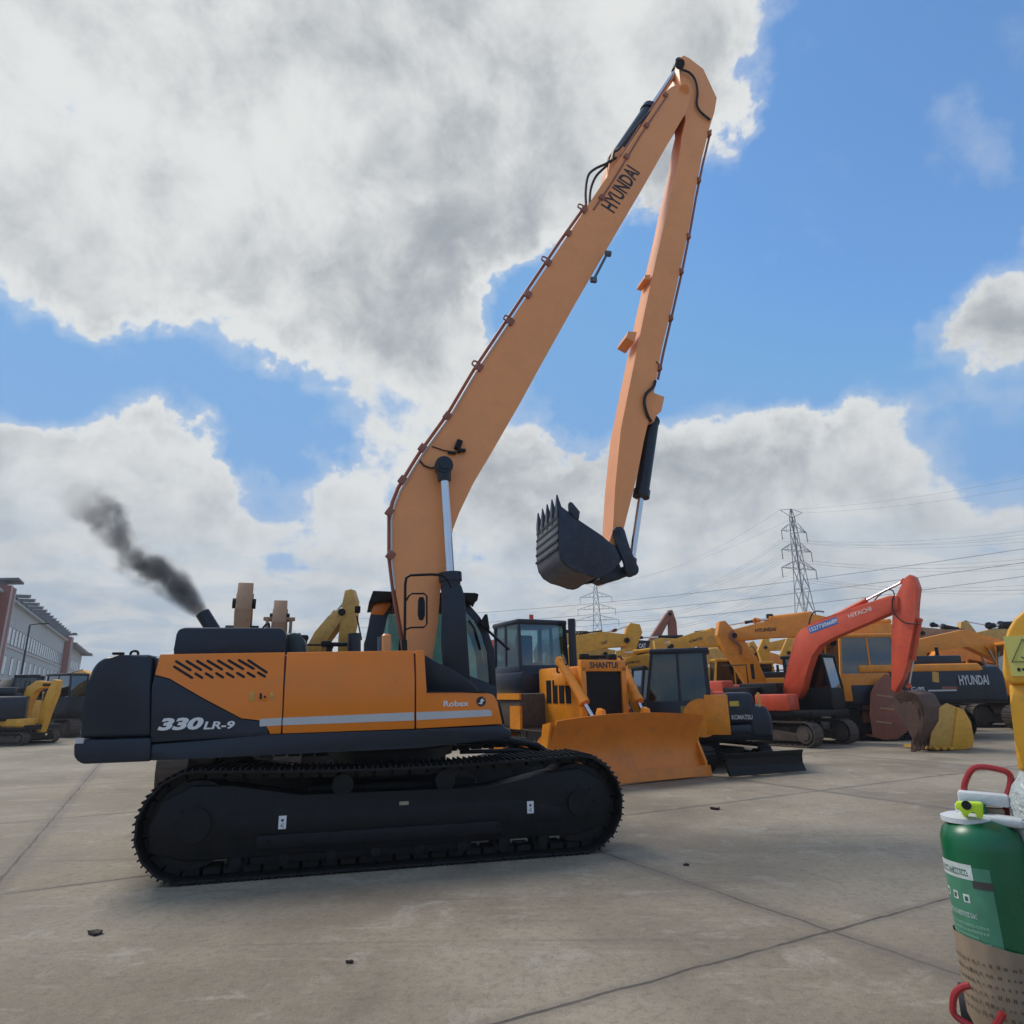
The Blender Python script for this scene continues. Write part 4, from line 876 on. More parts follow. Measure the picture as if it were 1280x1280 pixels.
# --- orange excavator whose boom lies behind the red one
f0 = xat(1062, 28.2)
F1, FF = excv('orange excavator with long level boom, arm hanging down left of the red boom', f0, R(180), s=1.1, body='amber', cwt='navy', cabm='amber', boomm='amber', W_=3.0,
     boom=[(1080,858,.9),(1060,812,1.0),(1030,786,1.0),(1005,781,.98),(960,787,.72),(915,795,.5)], arm=[(901,777,.25),(904,790,.7),(917,808,.95),(932,830,.95),(946,858,.8)], bw=.6, aw=.45,
     rods=(((1012,768),(944,776),.75,.13,'amber'),((944,776),(903,783),.3,.06,'navy')))
letpx('HYUNDAI', FF, .31, (944.5,790.5), (970.5,788.5), 4.6, 'letter', F1, bold=.03)
b = MB()
for k in range(2): b.tube([FF.p3(914+k*3,788,.33), FF.p3(911+k*3,795,.35), FF.p3(917+k*3,802,.35), FF.p3(924+k*2,808,.33), FF.p3(925+k*2,818,.3)], .03, smooth_n=4)
b.build('hose', 'pipe', F1)
b = MB(); b.cyl(FF.p3(962,770,0)-Vector((.12,0,0)), FF.p3(962,770,0)+Vector((.12,0,0)), .09); b.build('work_lamp', 'black', F1)
# --- yellow excavators further back
e0 = xat(928, 31.5)
E1, FE = excv('yellow excavator whose lettered boom slopes down left, above the navy compact cab', e0, R(180), boomm='yellow', body='yellow', cwt='navy', cabm='yellow',
     boom=[(935,858,.9),(922,815,.95),(900,797,.8),(870,799,.66),(838,808,.5)], arm=[(822,800,.4),(826,812,.6),(832,840,.5),(836,870,.4)], rods=(((890,787),(860,797),.5,.09,'yellow'),((860,797),(825,806),.2,.06,'navy')))
letpx('KOMATSU', FE, .235, (862,804), (879,799), 3.4, 'letter', E1, bold=.03)
b = MB(); b.cyl(FE.p3(888,801,.22), FE.p3(888,801,.26), .22, n=20); b.build('boom_pin', 'yellow2', E1)
d0 = xat(876, 35)
D1, FDD = excv('tan excavator with a dark panel and white letters on its boom', d0, R(180), boomm='yellow2', body='yellow2', cwt='black', cabm='yellow2',
     boom=[(884,860,.9),(868,822,.9),(850,808,.8),(826,806,.7),(795,812,.5)], arm=[(782,800,.5),(790,815,.6),(800,850,.5)], rods=(((852,796),(800,797),.55,.1,'black'),))
b = MB(); b.prism(FDD.poly([(796,800),(813,801),(810,813),(794,813)], .3), .26, .30); pp = b.build('dark_panel', 'letter', D1)
letpx('CAT', FDD, .305, (798.5,810), (807.5,810), 5.5, 'white', pp, bold=.03)
D2, _ = excv('rusty brown excavator with its arm folded to a sharp peak beneath the wires', xat(800, 39), R(4), boomm='redworn', body='redworn', cwt='black', cabm='black',
     boom=[(790,858,.8),(800,832,.7),(814,806,.55),(825,786,.42),(836,768,.35)], arm=[(837,763,.25),(840,778,.45),(841,800,.5),(842,830,.6)])
h2 = xat(722, 25)
H2, FH2 = excv('yellow excavator behind the bulldozer, its arm top a rounded yellow knuckle', h2, R(3), boomm='yellow', body='yellow', cwt='yellow2', cabm='black',
     boom=[(708,860,.7),(712,825,.75),(726,805,.7),(752,800,.6),(782,801,.45)], arm=[(793,780,.35),(792,788,.62),(787,803,.55),(781,835,.4)], rods=(((722,800),(768,788),.6,.07,'redworn'),((768,788),(790,781),.1,.05,'navy')))
letpx('CAT', FH2, -.235, (752,806), (760,804), 3.6, 'letter', H2, bold=.03)
H1, FH1 = excv('dull tan excavator with a low drooping boom behind the bulldozer exhaust', xat(700, 30), R(0), boomm='yellow2', body='yellow2', cwt='yellow2', cabm='black',
     boom=[(688,855,.8),(692,822,.8),(704,803,.85),(728,804,.95),(756,818,.7)], arm=[(762,812,.5),(760,830,.5),(755,860,.4)], rods=(((708,789),(735,800),.5,.08,'black'),))
b = MB()
for k in range(3): b.tube([FH1.p3(718+k*4,800,-.2), FH1.p3(721+k*4,791,-.25), FH1.p3(729+k*3,790,-.25), FH1.p3(735+k*3,797,-.2)], .03, smooth_n=4)
b.build('hose', 'rubber', H1)
excv('bright red excavator seen through and beside the bulldozer cab windows', xat(662, 29), R(150), boomm='red', body='red', cwt='red', cabm='black', gm='dglass',
     boom=[(650,850,.7),(640,822,.7),(628,806,.6),(615,812,.45)], arm=[(612,800,.4),(612,820,.5),(618,850,.4)])
excv('small red excavator squeezed between the bulldozer and the navy compact cab', xat(822, 21), R(200), s=.7, boomm='red', body='red', cwt='red', cabm='black', W_=1.9, zt=1.75,
     boom=[(826,890,.3),(824,872,.42),(817,864,.4),(808,880,.3)], arm=[(806,872,.2),(806,884,.25),(808,905,.2)])
# right-hand background
excv('brown excavator with level boom behind the dark engine hoods', xat(1235, 33), R(180), boomm='brown', body='amber', cwt='navy', cabm='amber', s=1.05,
     boom=[(1245,850,.9),(1232,815,.9),(1210,797,.8),(1180,796,.7),(1150,792,.6)], arm=[(1138,775,.4),(1146,792,.6),(1160,815,.5),(1165,840,.5)], rods=(((1196,787),(1166,781),.6,.13,'black'),))
excv('tan excavator with a tall pointed arm tangled in black hoses', xat(1292, 37), R(180), boomm='yellow2', body='amber', cwt='navy', cabm='amber', s=1.05,
     boom=[(1300,850,1.),(1290,815,1.),(1270,797,1.0),(1240,797,.9),(1215,800,.7)], arm=[(1203,777,.35),(1207,790,.9),(1216,812,1.1),(1226,850,.9)], rods=(((1272,781),(1236,782),.6,.2,'black'),((1236,782),(1207,777),.05,.07,'galv')))
xr_ = excv('orange excavator with rounded cab roof behind the hoods of the dark one', xat(1150, 30.5), R(0), boomm='amber', body='amber', cwt='navy', cabm='amber', s=1.08,
     boom=[('l',.2,1.9,.8),('l',1.2,2.9,.8),('l',2.4,3.2,.7),('l',4.4,2.7,.5)], arm=[('l',4.2,3.3,.4),('l',4.5,2.6,.5),('l',4.2,1.2,.4)])
more = [
 ('yellow excavator far back whose boom peaks just right of the near pylon foot', 1075, 42, 180, 'yellow', 'yellow', (.2,1.4,3.0,5.6), (1.8,3.9,4.6,4.2), 4.9),
 ('orange excavator in the back row between the red arm and the brown boom', 1180, 44, 175, 'amber', 'amber', (.2,1.2,2.8,5.2), (1.8,3.6,4.4,4.0), 4.8),
 ('yellow excavator in the back row behind the dark panel with white letters', 845, 44, 0, 'yellow', 'yellow', (.2,1.3,3.0,5.4), (1.8,3.8,4.5,3.9), 4.7),
 ('amber excavator in the back row, boom low, left of the lettered orange boom', 900, 47, 5, 'amber', 'amber', (.2,1.4,3.2,5.6), (1.8,3.4,4.0,3.4), 4.4),
 ('tan excavator in the back row just right of the farther pylon', 775, 46, 178, 'yellow2', 'yellow2', (.2,1.3,2.9,5.4), (1.8,3.9,4.9,4.6), 5.3),
 ('yellow excavator farthest right in the back row by the yellow post', 1238, 46, 10, 'yellow', 'yellow', (.2,1.3,3.0,5.2), (1.8,4.2,5.0,4.2), 4.9),
 ('pale yellow excavator glimpsed over the red excavator engine deck', 960, 36, 172, 'yellow2', 'yellow', (.2,1.2,2.6,4.8), (1.8,3.0,3.5,3.0), 3.8),
 ('yellow excavator glimpsed under the level lettered orange boom', 1000, 40, 0, 'yellow', 'yellow2', (.2,1.2,2.6,4.6), (1.8,2.8,3.3,2.7), 3.5),
 ('yellow excavator standing behind the red arm with its arm folded down', 1110, 38, 168, 'yellow', 'amber', (.2,1.2,2.8,5.0), (1.8,3.5,4.1,3.7), 4.5),
]
for (lab, px_, Y_, yw, bm_, bd_, us, zs_, top) in more:
    r_, _ = excv(lab, xat(px_, Y_), R(yw), boomm=bm_, body=bd_, cwt='navy', cabm=bd_, boom=[('l', us[i], zs_[i], (.8,.9,.75,.5)[i]) for i in range(4)],
      arm=[('l', us[3]-.2, top, .35), ('l', us[3]+.15, top-.9, .65), ('l', us[3]-.1, 2.6, .5), ('l', us[3]-.5, 1.2, .4)])
    hyd(None, (us[1]+.6,0,zs_[2]+.35), (us[3]-.15,0,top-.1), .55, .11, .05, r_, bm=bm_)
    b = MB(); b.tube([(us[3]-.6,-.26,zs_[3]+.2),(us[3]-.3,-.4,zs_[3]+.5),(us[3],-.35,zs_[3]+.1),(us[3]+.1,-.25,zs_[3]-.5)], .03, smooth_n=4); b.build('hose', 'rubber', r_)
for lab, px_, Y_, yw, bm_ in (('yellow excavator far left beyond the small yellow one, arm folded', 62, 40, -15, 'yellow'), ('dark blue excavator far left in front of the building pier', 84, 46, 12, 'navy')):
    excv(lab, xat(px_, Y_), R(yw), group='excavators parked on the left', s=.9, boomm=bm_, body=bm_, cwt=bm_, cabm='navy', boom=[('l',.1,1.6,.5),('l',1.0,2.9,.5),('l',2.4,3.2,.5),('l',4.0,2.6,.4)], arm=[('l',4.0,3.2,.4),('l',4.1,2.3,.5),('l',3.8,.9,.4)])
# hoses hanging off the tan arm
# --- machines behind the big one, left
def endon(label, px, Y, yaw, top, s=1.0, wtop=.42, mtl='brown', spread=1.0):
    c = xat(px, Y); zt_ = top
    r, F_ = excv(label, c, yaw, boomm=mtl, body='yellow2', cwt='yellow2', cabm='black', s=s,
      boom=[('l',.3,1.6,.6),('l',1.0,2.6,.65),('l',2.2,zt_-.9,.6),('l',3.2,zt_-.35,.5)], arm=[('l',3.1,zt_,.3),('l',3.3,zt_-.5,.5),('l',3.2,1.6,.4),('l',3.0,1.1,.35)], bw=wtop*1.15, aw=wtop)
    b = MB(); b.cyl((3.1,-.3,zt_-.85),(3.1,.3,zt_-.85),.09); b.build('arm_pin', 'black', r)
    for k in (-1, 1): hyd(None, (1.1,k*.34,1.2), (2.3,k*.34,zt_-1.0), .6, .07, .035, r, bm=mtl)
    b = MB(); b.cyl((2.9,0,zt_-.1),(2.2,0,zt_-.35),.08); b.tube([(2.9,.3,zt_-.9),(3.0,.48,zt_-.7),(3.0,.5,zt_-1.2),(2.9,.45,zt_-1.6)],.02,smooth_n=4); b.build('arm_cylinder', 'black', r)
    return r, F_
endon('tan excavator end on behind the dark hood, plain squared arm raised highest', 300, 15.6, R(-69), 3.85, wtop=.28)
K2, FK2 = endon('tan excavator end on behind the dark hood with ribbed bracket on its shorter arm', 347, 18.5, R(-72), 3.9, wtop=.30)
b = MB()
for k in range(5): b.box((3.35, -.26+k*.13, 3.2), (.12, .07, .62), bev=.01)
b.box((3.33,0,3.50), (.14,.70,.08), bev=.01); b.build('bracket', 'brown', K2)
k3 = xat(405, 17)
K3, FK3 = excv('yellow excavator with bent boom rising between dark hood and black cab', k3, R(-12), boomm='yellow2', body='yellow2', cwt='yellow2', cabm='black', s=.9,
     boom=[(383,850,.42),(392,818,.42),(404,796,.42),(419,777,.38),(431,766,.25)], arm=[(438,738,.18),(439,752,.34),(437,775,.36),(433,800,.32),(429,830,.2)], bw=.3, aw=.28, rods=(((405,783),(434,748),.5,.07,'brown'),))
b = MB(); b.cyl(FK3.p3(443,832,-.3), FK3.p3(443,792,-.3), .16, n=20); b.build('air_cleaner', 'navy', K3)
# far left machines
excv('small yellow excavator with arched boom parked by the office building', xat(36, 29), R(-8), group='excavators parked on the left', s=.6, boomm='yellow', body='yellow', cwt='yellow', cabm='black', W_=1.9, zt=1.75, cab=False, hood=False,
     boom=[(30,895,.35),(34,877,.4),(42,862,.4),(50,856,.36),(60,856,.28)], arm=[(73,850,.22),(67,866,.42),(58,890,.36),(52,915,.2)], bw=.35, aw=.3, tail=1.6, L=3.4)
excv('excavator with dark blue cab and orange lower body left of the counterweight', xat(90, 35), R(-20), group='excavators parked on the left', s=1.0, boomm='yellow2', body='yellow2', cwt='yellow2', cabm='navy', cabside=-1,
     boom=[('l',.1,1.6,.5),('l',1.0,2.6,.5),('l',2.4,2.5,.5),('l',4.0,2.0,.4)], arm=[('l',4.0,2.6,.4),('l',4.1,1.8,.5),('l',3.8,.8,.4)])
excv('dark excavator cut off by the left edge of the picture', xat(2, 30), R(118), group='excavators parked on the left', s=.95, boomm='black', body='navy', cwt='navy', cabm='navy', cabside=-1,
     boom=[('l',.1,1.6,.5),('l',1.0,2.5,.5),('l',2.4,2.4,.5),('l',4.0,1.9,.4)], arm=[('l',4.0,2.5,.4),('l',4.1,1.8,.5),('l',3.8,.8,.4)])

# ================================================================= office building
wallm = mat('grey_render_wall', (.46,.48,.48), .8, var=.08, vscale=.3); redm = mat('red_pier_paint', (.30,.10,.08), .7, var=.1)
trim = mat('white_trim', (.50,.47,.48), .7, var=.05); roofm = mat('dark_roof_sheet', (.12,.13,.15), .6); pane = mat('blinds_behind_glass', (.58,.64,.70), .25, var=.2, vscale=.8); wf = mat('dark_window_frame', (.12,.15,.17), .5)
Hb = 13.0
pa, pb = ground(12, 751, Hb), ground(81, 801, Hb)
ang = math.atan2(pb.y-pa.y, pb.x-pa.x); Lb = (pb-pa).length
BD = thing('office_building', 'long grey three storey office building with red end piers and dark roof brackets', 'building', (pa.x, pa.y, 0), ang)
# local x runs away from the camera, +y is the hidden side (left of travel)
b = MB(); b.box((Lb/2-8, 6.02, Hb/2), (Lb+16, 12, Hb)); b.box((Lb/2-8, 5.8, Hb+.1), (Lb+16.4, 12.6, .25)); wl = b.build('wall', wallm, BD)
b = MB(); b.box((Lb/2-8, -.05, 8.05), (Lb+16, .12, .25)); b.box((Lb/2-8, -.05, 4.3), (Lb+16, .12, .3)); b.build('ledge', trim, BD)
def window(xc, z, w, h, par):
    b = MB()
    for (c, d) in (((xc,-.01,z+h/2+.04),(w+.2,.06,.1)),((xc,-.01,z-h/2-.04),(w+.2,.06,.1)),((xc-w/2-.04,-.01,z),(.08,.06,h)),((xc+w/2+.04,-.01,z),(.08,.06,h)),((xc,-.01,z),(.05,.05,h))): b.box(c, d)
    o = b.build('window', wf, par); b = MB(); b.box((xc,-.01,z), (w,.04,h)); b.build('pane', pane, o)
nW = int((Lb+10)//2.5)
for k in range(nW):
    window(-8+1.6+k*2.5, 9.35, 1.55, 1.9, BD)
    if k % 2 == 0: window(-8+1.6+k*2.5, 5.9, 1.7, 2.1, BD)
    if k % 2 == 0: window(-8+1.6+k*2.5, 2.2, 1.9, 2.2, BD)
def pier(x, par, w=2.4, h=13.8):
    b = MB(); b.box((x, -.55, h/2), (w, 1.1, h)); p = b.build('pier', redm, par)
    b = MB(); b.box((x-w/2+.15, -1.15, h/2), (.3, .12, h)); b.box((x+w/2+.2, -.6, h/2), (.4, 1.15, h)); b.build('pier_edge', trim, p)
    b = MB(); b.box((x, -.2, h+.55), (w*1.5, 3.0, .22), rot=Euler((R(-5),0,0))); b.box((x-.2, .6, h+.25), (w*.9, 2.0, .6)); b.build('canopy', roofm, p)
pier(-6.0, BD); pier(Lb+1.4, BD)
for k in range(15):
    b = MB(); x = 1.8+k*(Lb-4)/15; b.prism([(x-.75,Hb+.9),(x+.75,Hb+1.15),(x+.75,Hb+.75),(x-.75,Hb+.5)], -1.6, .6); b.box((x, -.3, Hb+.4), (.18,.3,.8)); b.build('roof_bracket', roofm, BD)
pc = pb+(pb-pa).normalized()*4.2
B2 = thing('office_building', 'lower grey building wing beyond the red pier, next to the counterweight', 'building', (pc.x, pc.y, 0), ang)
b = MB(); b.box((19, 6.02, 6.4), (38, 12, 12.8)); b.build('wall', wallm, B2)
b = MB(); b.box((19, 4.5, 13.2), (40, 12.5, .35), rot=Euler((R(4),0,0))); b.box((35, -.8, 12.6), (5, 3, .5)); b.build('roof', roofm, B2)
for k in range(9):
    for z in (9.35, 5.9): window(3+k*4, z, 2.2, 1.9, B2)
# street lamp in front of the building
lp = atdist(23, 862, 46); ST = thing('street_lamp', 'tall dark street lamp in front of the grey office building', 'street lamp', (lp.x, lp.y, 0))
b = MB(); b.cyl((0,0,0), (0,0,6.9), .09, .055, n=12); b.cyl((0,0,0),(0,0,.5),.15,n=12); b.build('pole', 'navy', ST)
b = MB(); b.bar((0,0,6.9), (.9,0,7.0), .06); b.build('bracket', 'navy', ST)
b = MB(); b.box((1.05,0,6.98), (.55,.22,.1), bev=.03); b.build('lamp_head', 'navy', ST)
# banner on the ground floor
bn = atdist(4, 845, 50); BN = thing('banner', 'red and white striped banner on posts at the far left edge', 'banner', (bn.x, bn.y, 0), R(-25))
b = MB(); b.box((0,0,2.4), (1.8,.05,1.3)); bb = b.build('panel', trim, BN)
b = MB(); b.prism([(-.8,1.8),(-.3,1.8),(.7,3.0),(.2,3.0)], -.04, -.03); b.prism([(0,1.8),(.5,1.8),(.88,2.3),(.88,2.8)], -.04, -.03); b.build('stripe_print', 'red', bb)
for x in (-.85, .85):
    b = MB(); b.cyl((x,.05,0), (x,.05,3.1), .04, n=8); b.build('post', 'galv', BN)
aw_ = atdist(52, 845, 62); AWN = thing('shop_awning', 'pale pink and white shop awning under the office windows', 'awning', (aw_.x, aw_.y, 0), ang)
b = MB(); b.prism([(-4,2.3),(4,2.3),(4,3.3),(-4,3.5)], -.6, .2, .05); b.build('fascia', mat('pale_awning', (.42,.36,.38), .7, var=.2), AWN)
for x in (-3.8, 3.8):
    b = MB(); b.cyl((x,-.2,0), (x,-.2,2.4), .06, n=8); b.build('post', 'galv', AWN)

# ================================================================= pylons and power lines
def pylon(px, Y, H, label, yaw, wk=1.0):
    c = xat(px, Y); r = thing('electricity_pylon', label, 'pylon', (c.x, c.y, 0), yaw, 'lattice electricity pylons')
    b = MB(); T = .075*H/45*1.6
    lv = [(0, 4.2), (.22, 2.9), (.40, 2.0), (.55, 1.45), (.66, 1.15), (.76, .95), (.86, .75), (.95, .5), (1.0, .12)]
    lv = [(a*H, w*H/45*wk) for a, w in lv]
    def cr(a, w): return [Vector((w*i, w*j, a)) for i, j in ((-1,-1),(1,-1),(1,1),(-1,1))]
    for i in range(len(lv)-1):
        A, B_ = cr(*lv[i]), cr(*lv[i+1])
        for k in range(4):
            b.bar(A[k], B_[k], T*1.3); m = (k+1) % 4
            b.bar(A[k], B_[m], T*.7); b.bar(A[m], B_[k], T*.7); b.bar(B_[k], B_[m], T*.7)
            if i < 3:
                mA = (A[k]+B_[m])/2; b.bar((A[k]+B_[k])/2, mA, T*.5); b.bar((A[m]+B_[m])/2, mA, T*.5)
    b.build('lattice', 'galv', r)
    att = []
    for z, w in ((.66,.155*wk),(.76,.135*wk),(.87,.115*wk)):
        for sg in (-1, 1):
            b = MB(); z_ = z*H; e = Vector((0, sg*w*H, z_)); hw_ = .9*H/45
            for j in (-1, 1):
                b.bar((j*hw_, sg*hw_, z_), e, T*.8); b.bar((j*hw_*.8, sg*hw_*.8, z_+.045*H), e, T*.8)
                for q in (.3, .6): b.bar(Vector((j*hw_, sg*hw_, z_)).lerp(e, q), Vector((j*hw_*.8, sg*hw_*.8, z_+.045*H)).lerp(e, q), T*.5)
            a = b.build('cross_arm', 'galv', r)
            b = MB(); b.cyl(e, e-Vector((0,0,.055*H)), T*.8, n=8); b.build('insulator', 'galv', a)
            att.append(Vector((0, sg*w*H, z_-.055*H)))
    for sg in (-1, 1):
        b = MB(); e = Vector((0, sg*.085*H, .985*H)); b.bar((0, 0, .95*H), e, T*.8); b.bar((0, 0, H), e, T*.8); b.build('cross_arm', 'galv', r); att.append(e)
    rot = Matrix.Rotation(yaw, 4, 'Z')
    return [rot @ a+Vector((c.x, c.y, 0)) for a in att], c, r
P1c, P2c = xat(1007, 165), xat(751, 250)
dr_ = (P1c-P2c); yawP = math.atan2(dr_.y, dr_.x)
a1, c1_, _ = pylon(1020, 165, 47, 'near tall lattice pylon rising behind the orange booms', yawP, .82)
a2, c2_, _ = pylon(751, 250, 42, 'farther smaller lattice pylon below the hanging bucket', R(84), 1.25)
a0 = [p+(P1c-P2c)*1.15-Vector((0,0,9)) for p in a1]; a3 = [p+(P2c-P1c)*1.3 for p in a2]
def span(p, q, sag, n=26): return [p.lerp(q, i/n)-Vector((0,0,sag*4*(i/n)*(1-i/n))) for i in range(n+1)]
for k in range(8):
    for off in ((-.35, .35) if k < 6 else (0,)):
        o3 = Vector((0, 0, off))
        pts = span(a0[k], a1[k], 6 if k < 6 else 4)+span(a1[k], a2[k], 6 if k < 6 else 4)[1:]+span(a2[k], a3[k], 6)[1:]
        b = MB(); b.tube([p+o3 for p in pts], .022, n=5); o = b.build('power_line', 'wire')
        side_ = 'left' if k % 2 else 'right'
        lev_ = ('lowest', 'middle', 'highest')[k//2] if k < 6 else ''
        tag(o, (('upper' if off > 0 else 'lower')+' strand of the wire pair hung from the '+side_+' ends of the '+lev_+' pylon arms') if k < 6 else 'single thin wire over the very top of both pylons, '+side_+' one', 'power line', 'power lines on the two pylons')
q0 = [Vector((150, 95, z)) for z in (27, 29.5, 32)]; q1 = [Vector((-60, 215, z)) for z in (20, 23, 26)]
for k in range(3):
    b = MB(); b.tube(span(q0[k], q1[k], 5), .05, n=5); o = b.build('power_line', 'wire')
    tag(o, ('lowest', 'middle', 'uppermost')[k]+' of three low wires crossing just above the parked machines', 'power line', 'lower power lines')

# ================================================================= foreground right: wheeled extinguisher and wrapped yellow part
dE = ray(1238, 1110); cE = Vector((0,0,EYE))+dE*3.35
FX = Frame((cE.x, cE.y), R(-35))
XT = thing('fire_extinguisher', 'large green wheeled fire extinguisher, lime valve, cardboard round its base, in the right foreground', 'extinguisher', (cE.x, cE.y, 0), R(-35))
XT['label'] = 'large green fire extinguisher with lime valve and cardboard round its base, right foreground'
green = mat('green_bottle_paint', (.005,.115,.045), .28, var=.12, vscale=2, spec=.5)
Rb = .186
b = MB(); b.lathe([(.12,.08),(Rb*.9,.09),(Rb,.14),(Rb,.93),(Rb*.98,.975),(Rb*.90,1.015),(Rb*.72,1.05),(Rb*.45,1.075),(.05,1.08),(.05,1.14)], n=48); bt = b.build('bottle', green, XT, ang=50)
def wrap(name, r, a0_, a1_, z0, z1, m, par, n=16, slope=0):
    b = MB(); V0 = []; V1 = []
    for k in range(n+1):
        t = R(a0_+(a1_-a0_)*k/n); V0.append(b.bm.verts.new((r*math.cos(t), r*math.sin(t), z0+slope*k/n))); V1.append(b.bm.verts.new((r*math.cos(t), r*math.sin(t), z1+slope*k/n)))
    for k in range(n): b.bm.faces.new((V0[k], V0[k+1], V1[k+1], V1[k]))
    return b.build(name, m, par)
lt = mat('pale_green_print', (.06,.22,.13), .4, var=.25, vscale=8); wp = mat('white_print', (.55,.6,.57), .5, var=.3, vscale=14, dirt=(.2,.35,.28), dirta=.6)
lb = wrap('label', Rb+.0015, -172, -85, .33, .86, lt, bt)
wrap('label_header', Rb+.003, -172, -108, .80, .87, wp, lb, slope=-.0)
wrap('label_band', Rb+.003, -110, -84, .765, .80, mat('maroon_print', (.06,.05,.045), .5, var=.3), lb)
fine = mat('fine_print', (.30,.50,.40), .5, var=.3, vscale=60); gm_ = mat('dark_green_print', (.01,.10,.05), .5)
for k in range(3):
    pg = wrap('pictogram', Rb+.003, -166+k*19, -156+k*19, .700-.004*k, .738-.004*k, wp, lb, n=4)
    wrap('pictogram_mark', Rb+.0042, -163.5+k*19, -159+k*19, .708-.004*k, .728-.004*k, gm_, pg, n=3)
rq = random.Random(9)
def glyph_row(z, a0_, a1_, h, m):
    b = MB(); a = a0_; rr = Rb+.0035
    while a < a1_:
        w_ = rq.uniform(1.2, 2.6)
        for (u0, u1, v0, v1) in ((0,.25,0,1),(.25,1,.75,1) if rq.random() < .6 else (.25,.8,.4,.6),(.7,1,0,.7) if rq.random() < .6 else (.3,1,0,.2)):
            t0, t1_ = R(a+w_*u0), R(a+w_*u1)
            b.quad((rr*math.cos(t0), rr*math.sin(t0), z+h*v0), (rr*math.cos(t1_), rr*math.sin(t1_), z+h*v0), (rr*math.cos(t1_), rr*math.sin(t1_), z+h*v1), (rr*math.cos(t0), rr*math.sin(t0), z+h*v1))
        a += w_+rq.uniform(.5, 1.6)
    o = b.build('print_line', m, lb); o['kind'] = 'stuff'; return o
glyph_row(.625, -167, -112, .022, wp)
for k in range(9): glyph_row(.585-.024*k, -167, -102-(14 if k % 3 == 2 else 0), .011, fine)
glyph_row(.815, -168, -114, .030, gm_)
card = mat('cardboard', (.27,.20,.135), .9, var=.12, vscale=3, dirt=(.18,.13,.09), dirta=.5)
b = MB(); prof = []
n_ = 48; V = []
for i, (rr, zz) in enumerate(((Rb+.012,.50),(Rb+.011,.44),(Rb+.012,.3),(Rb+.010,.16),(Rb*.88,.07))):
    V.append([b.bm.verts.new(((rr+.003*math.sin(k*1.7+i))*math.cos(2*math.pi*k/n_), (rr+.003*math.sin(k*1.7+i))*math.sin(2*math.pi*k/n_), zz+(.035*math.cos(2*math.pi*k/n_+2.6) if i == 0 else 0)-(.0))) for k in range(n_)])
for i in range(4):
    for k in range(n_): b.bm.faces.new((V[i][k], V[i][(k+1)%n_], V[i+1][(k+1)%n_], V[i+1][k]))
cd = b.build('cardboard_sleeve', card, XT, ang=60)
ink = mat('grey_ink', (.10,.075,.055), .9, var=.3)
rnd = random.Random(3)
for k in range(6):
    a = -170; z = .425-k*.043; b = MB()
    while a < -40:
        w_ = rnd.uniform(2.5, 6.0); hgt = rnd.uniform(.010, .018)
        for s_ in range(2):
            t0, t1_ = R(a+s_*w_*.45), R(a+s_*w_*.45+w_*.3); rr = Rb+.0165
            b.quad((rr*math.cos(t0), rr*math.sin(t0), z), (rr*math.cos(t1_), rr*math.sin(t1_), z), (rr*math.cos(t1_), rr*math.sin(t1_), z+hgt), (rr*math.cos(t0), rr*math.sin(t0), z+hgt))
        a += w_+rnd.uniform(1.5, 5)
    po_ = b.build('printed_line', ink, cd); po_['kind'] = 'stuff'
wt = mat('white_foam_tape', (.55,.57,.57), .6, var=.1, bump=.2)
b = MB(); b.lathe([(.09,1.045),(.125,1.05),(.125,1.075),(.10,1.085),(.05,1.09),(.05,1.13)], c=(-.04,0,0), n=24); b.box((.06,-.02,1.07), (.28,.10,.045), rot=Euler((0,R(3),0)), bev=.015); b.build('neck_tape', wt, XT, ang=60)
lime = mat('lime_plastic', (.50,.72,.02), .4, var=.08)
b = MB(); b.prism(FX.poly([(1194,1004),(1197,1002),(1226,1003),(1229,1006),(1229,1022),(1221,1022),(1220,1013),(1212,1013),(1209,1022),(1204,1020),(1203,1012),(1195,1011)], -.13), -.15, -.09, .008); vv = b.build('valve', lime, XT)
b = MB(); a = FX.p3(1208,1006.5,-.151); b.cyl(a, a+Vector((0,-.004,0)), .022, n=16); b.build('valve_hole', 'dark', vv)
rt_ = mat('red_tube_paint', (.33,.018,.022), .35, var=.1)
w_ = .09
pl3 = lambda pts, w: [FX.p3(x, y, w) for x, y in pts]
b = MB(); b.tube(pl3([(1206,1010),(1205,990),(1207,976),(1215,962),(1226,958.5),(1245,961),(1258,965),(1263.5,972),(1262,985),(1257,1003),(1260,1030),(1265,1075),(1272,1130),(1280,1200),(1292,1290)], w_), .0155, smooth_n=4); b.build('cart_frame', rt_, XT)
b = MB(); b.tube(pl3([(1212,1232),(1203,1234),(1194,1242),(1191,1256),(1193,1268),(1206,1278),(1230,1290),(1246,1280),(1254,1266)], -.25), .0155, smooth_n=4); b.build('foot_loop', rt_, XT)
b = MB(); a = FX.p3(1229,998,.06); b.box(a, (.225,.09,.062), rot=Euler((0,R(2),0)), bev=.014); b.build('handle_tape', wt, XT)
b = MB(); a = FX.p3(1242,1016,.06); b.box(a, (.10,.05,.05), bev=.01); b.build('bracket', card, XT)
b = MB()
for sx in (-1, 1): b.cyl((sx*.20+.02, .12, .115), (sx*.25+.02, .12, .115), .115, n=24)
b.cyl((-.2,.12,.115),(.25,.12,.115),.015); b.build('wheel', 'rubber', XT)
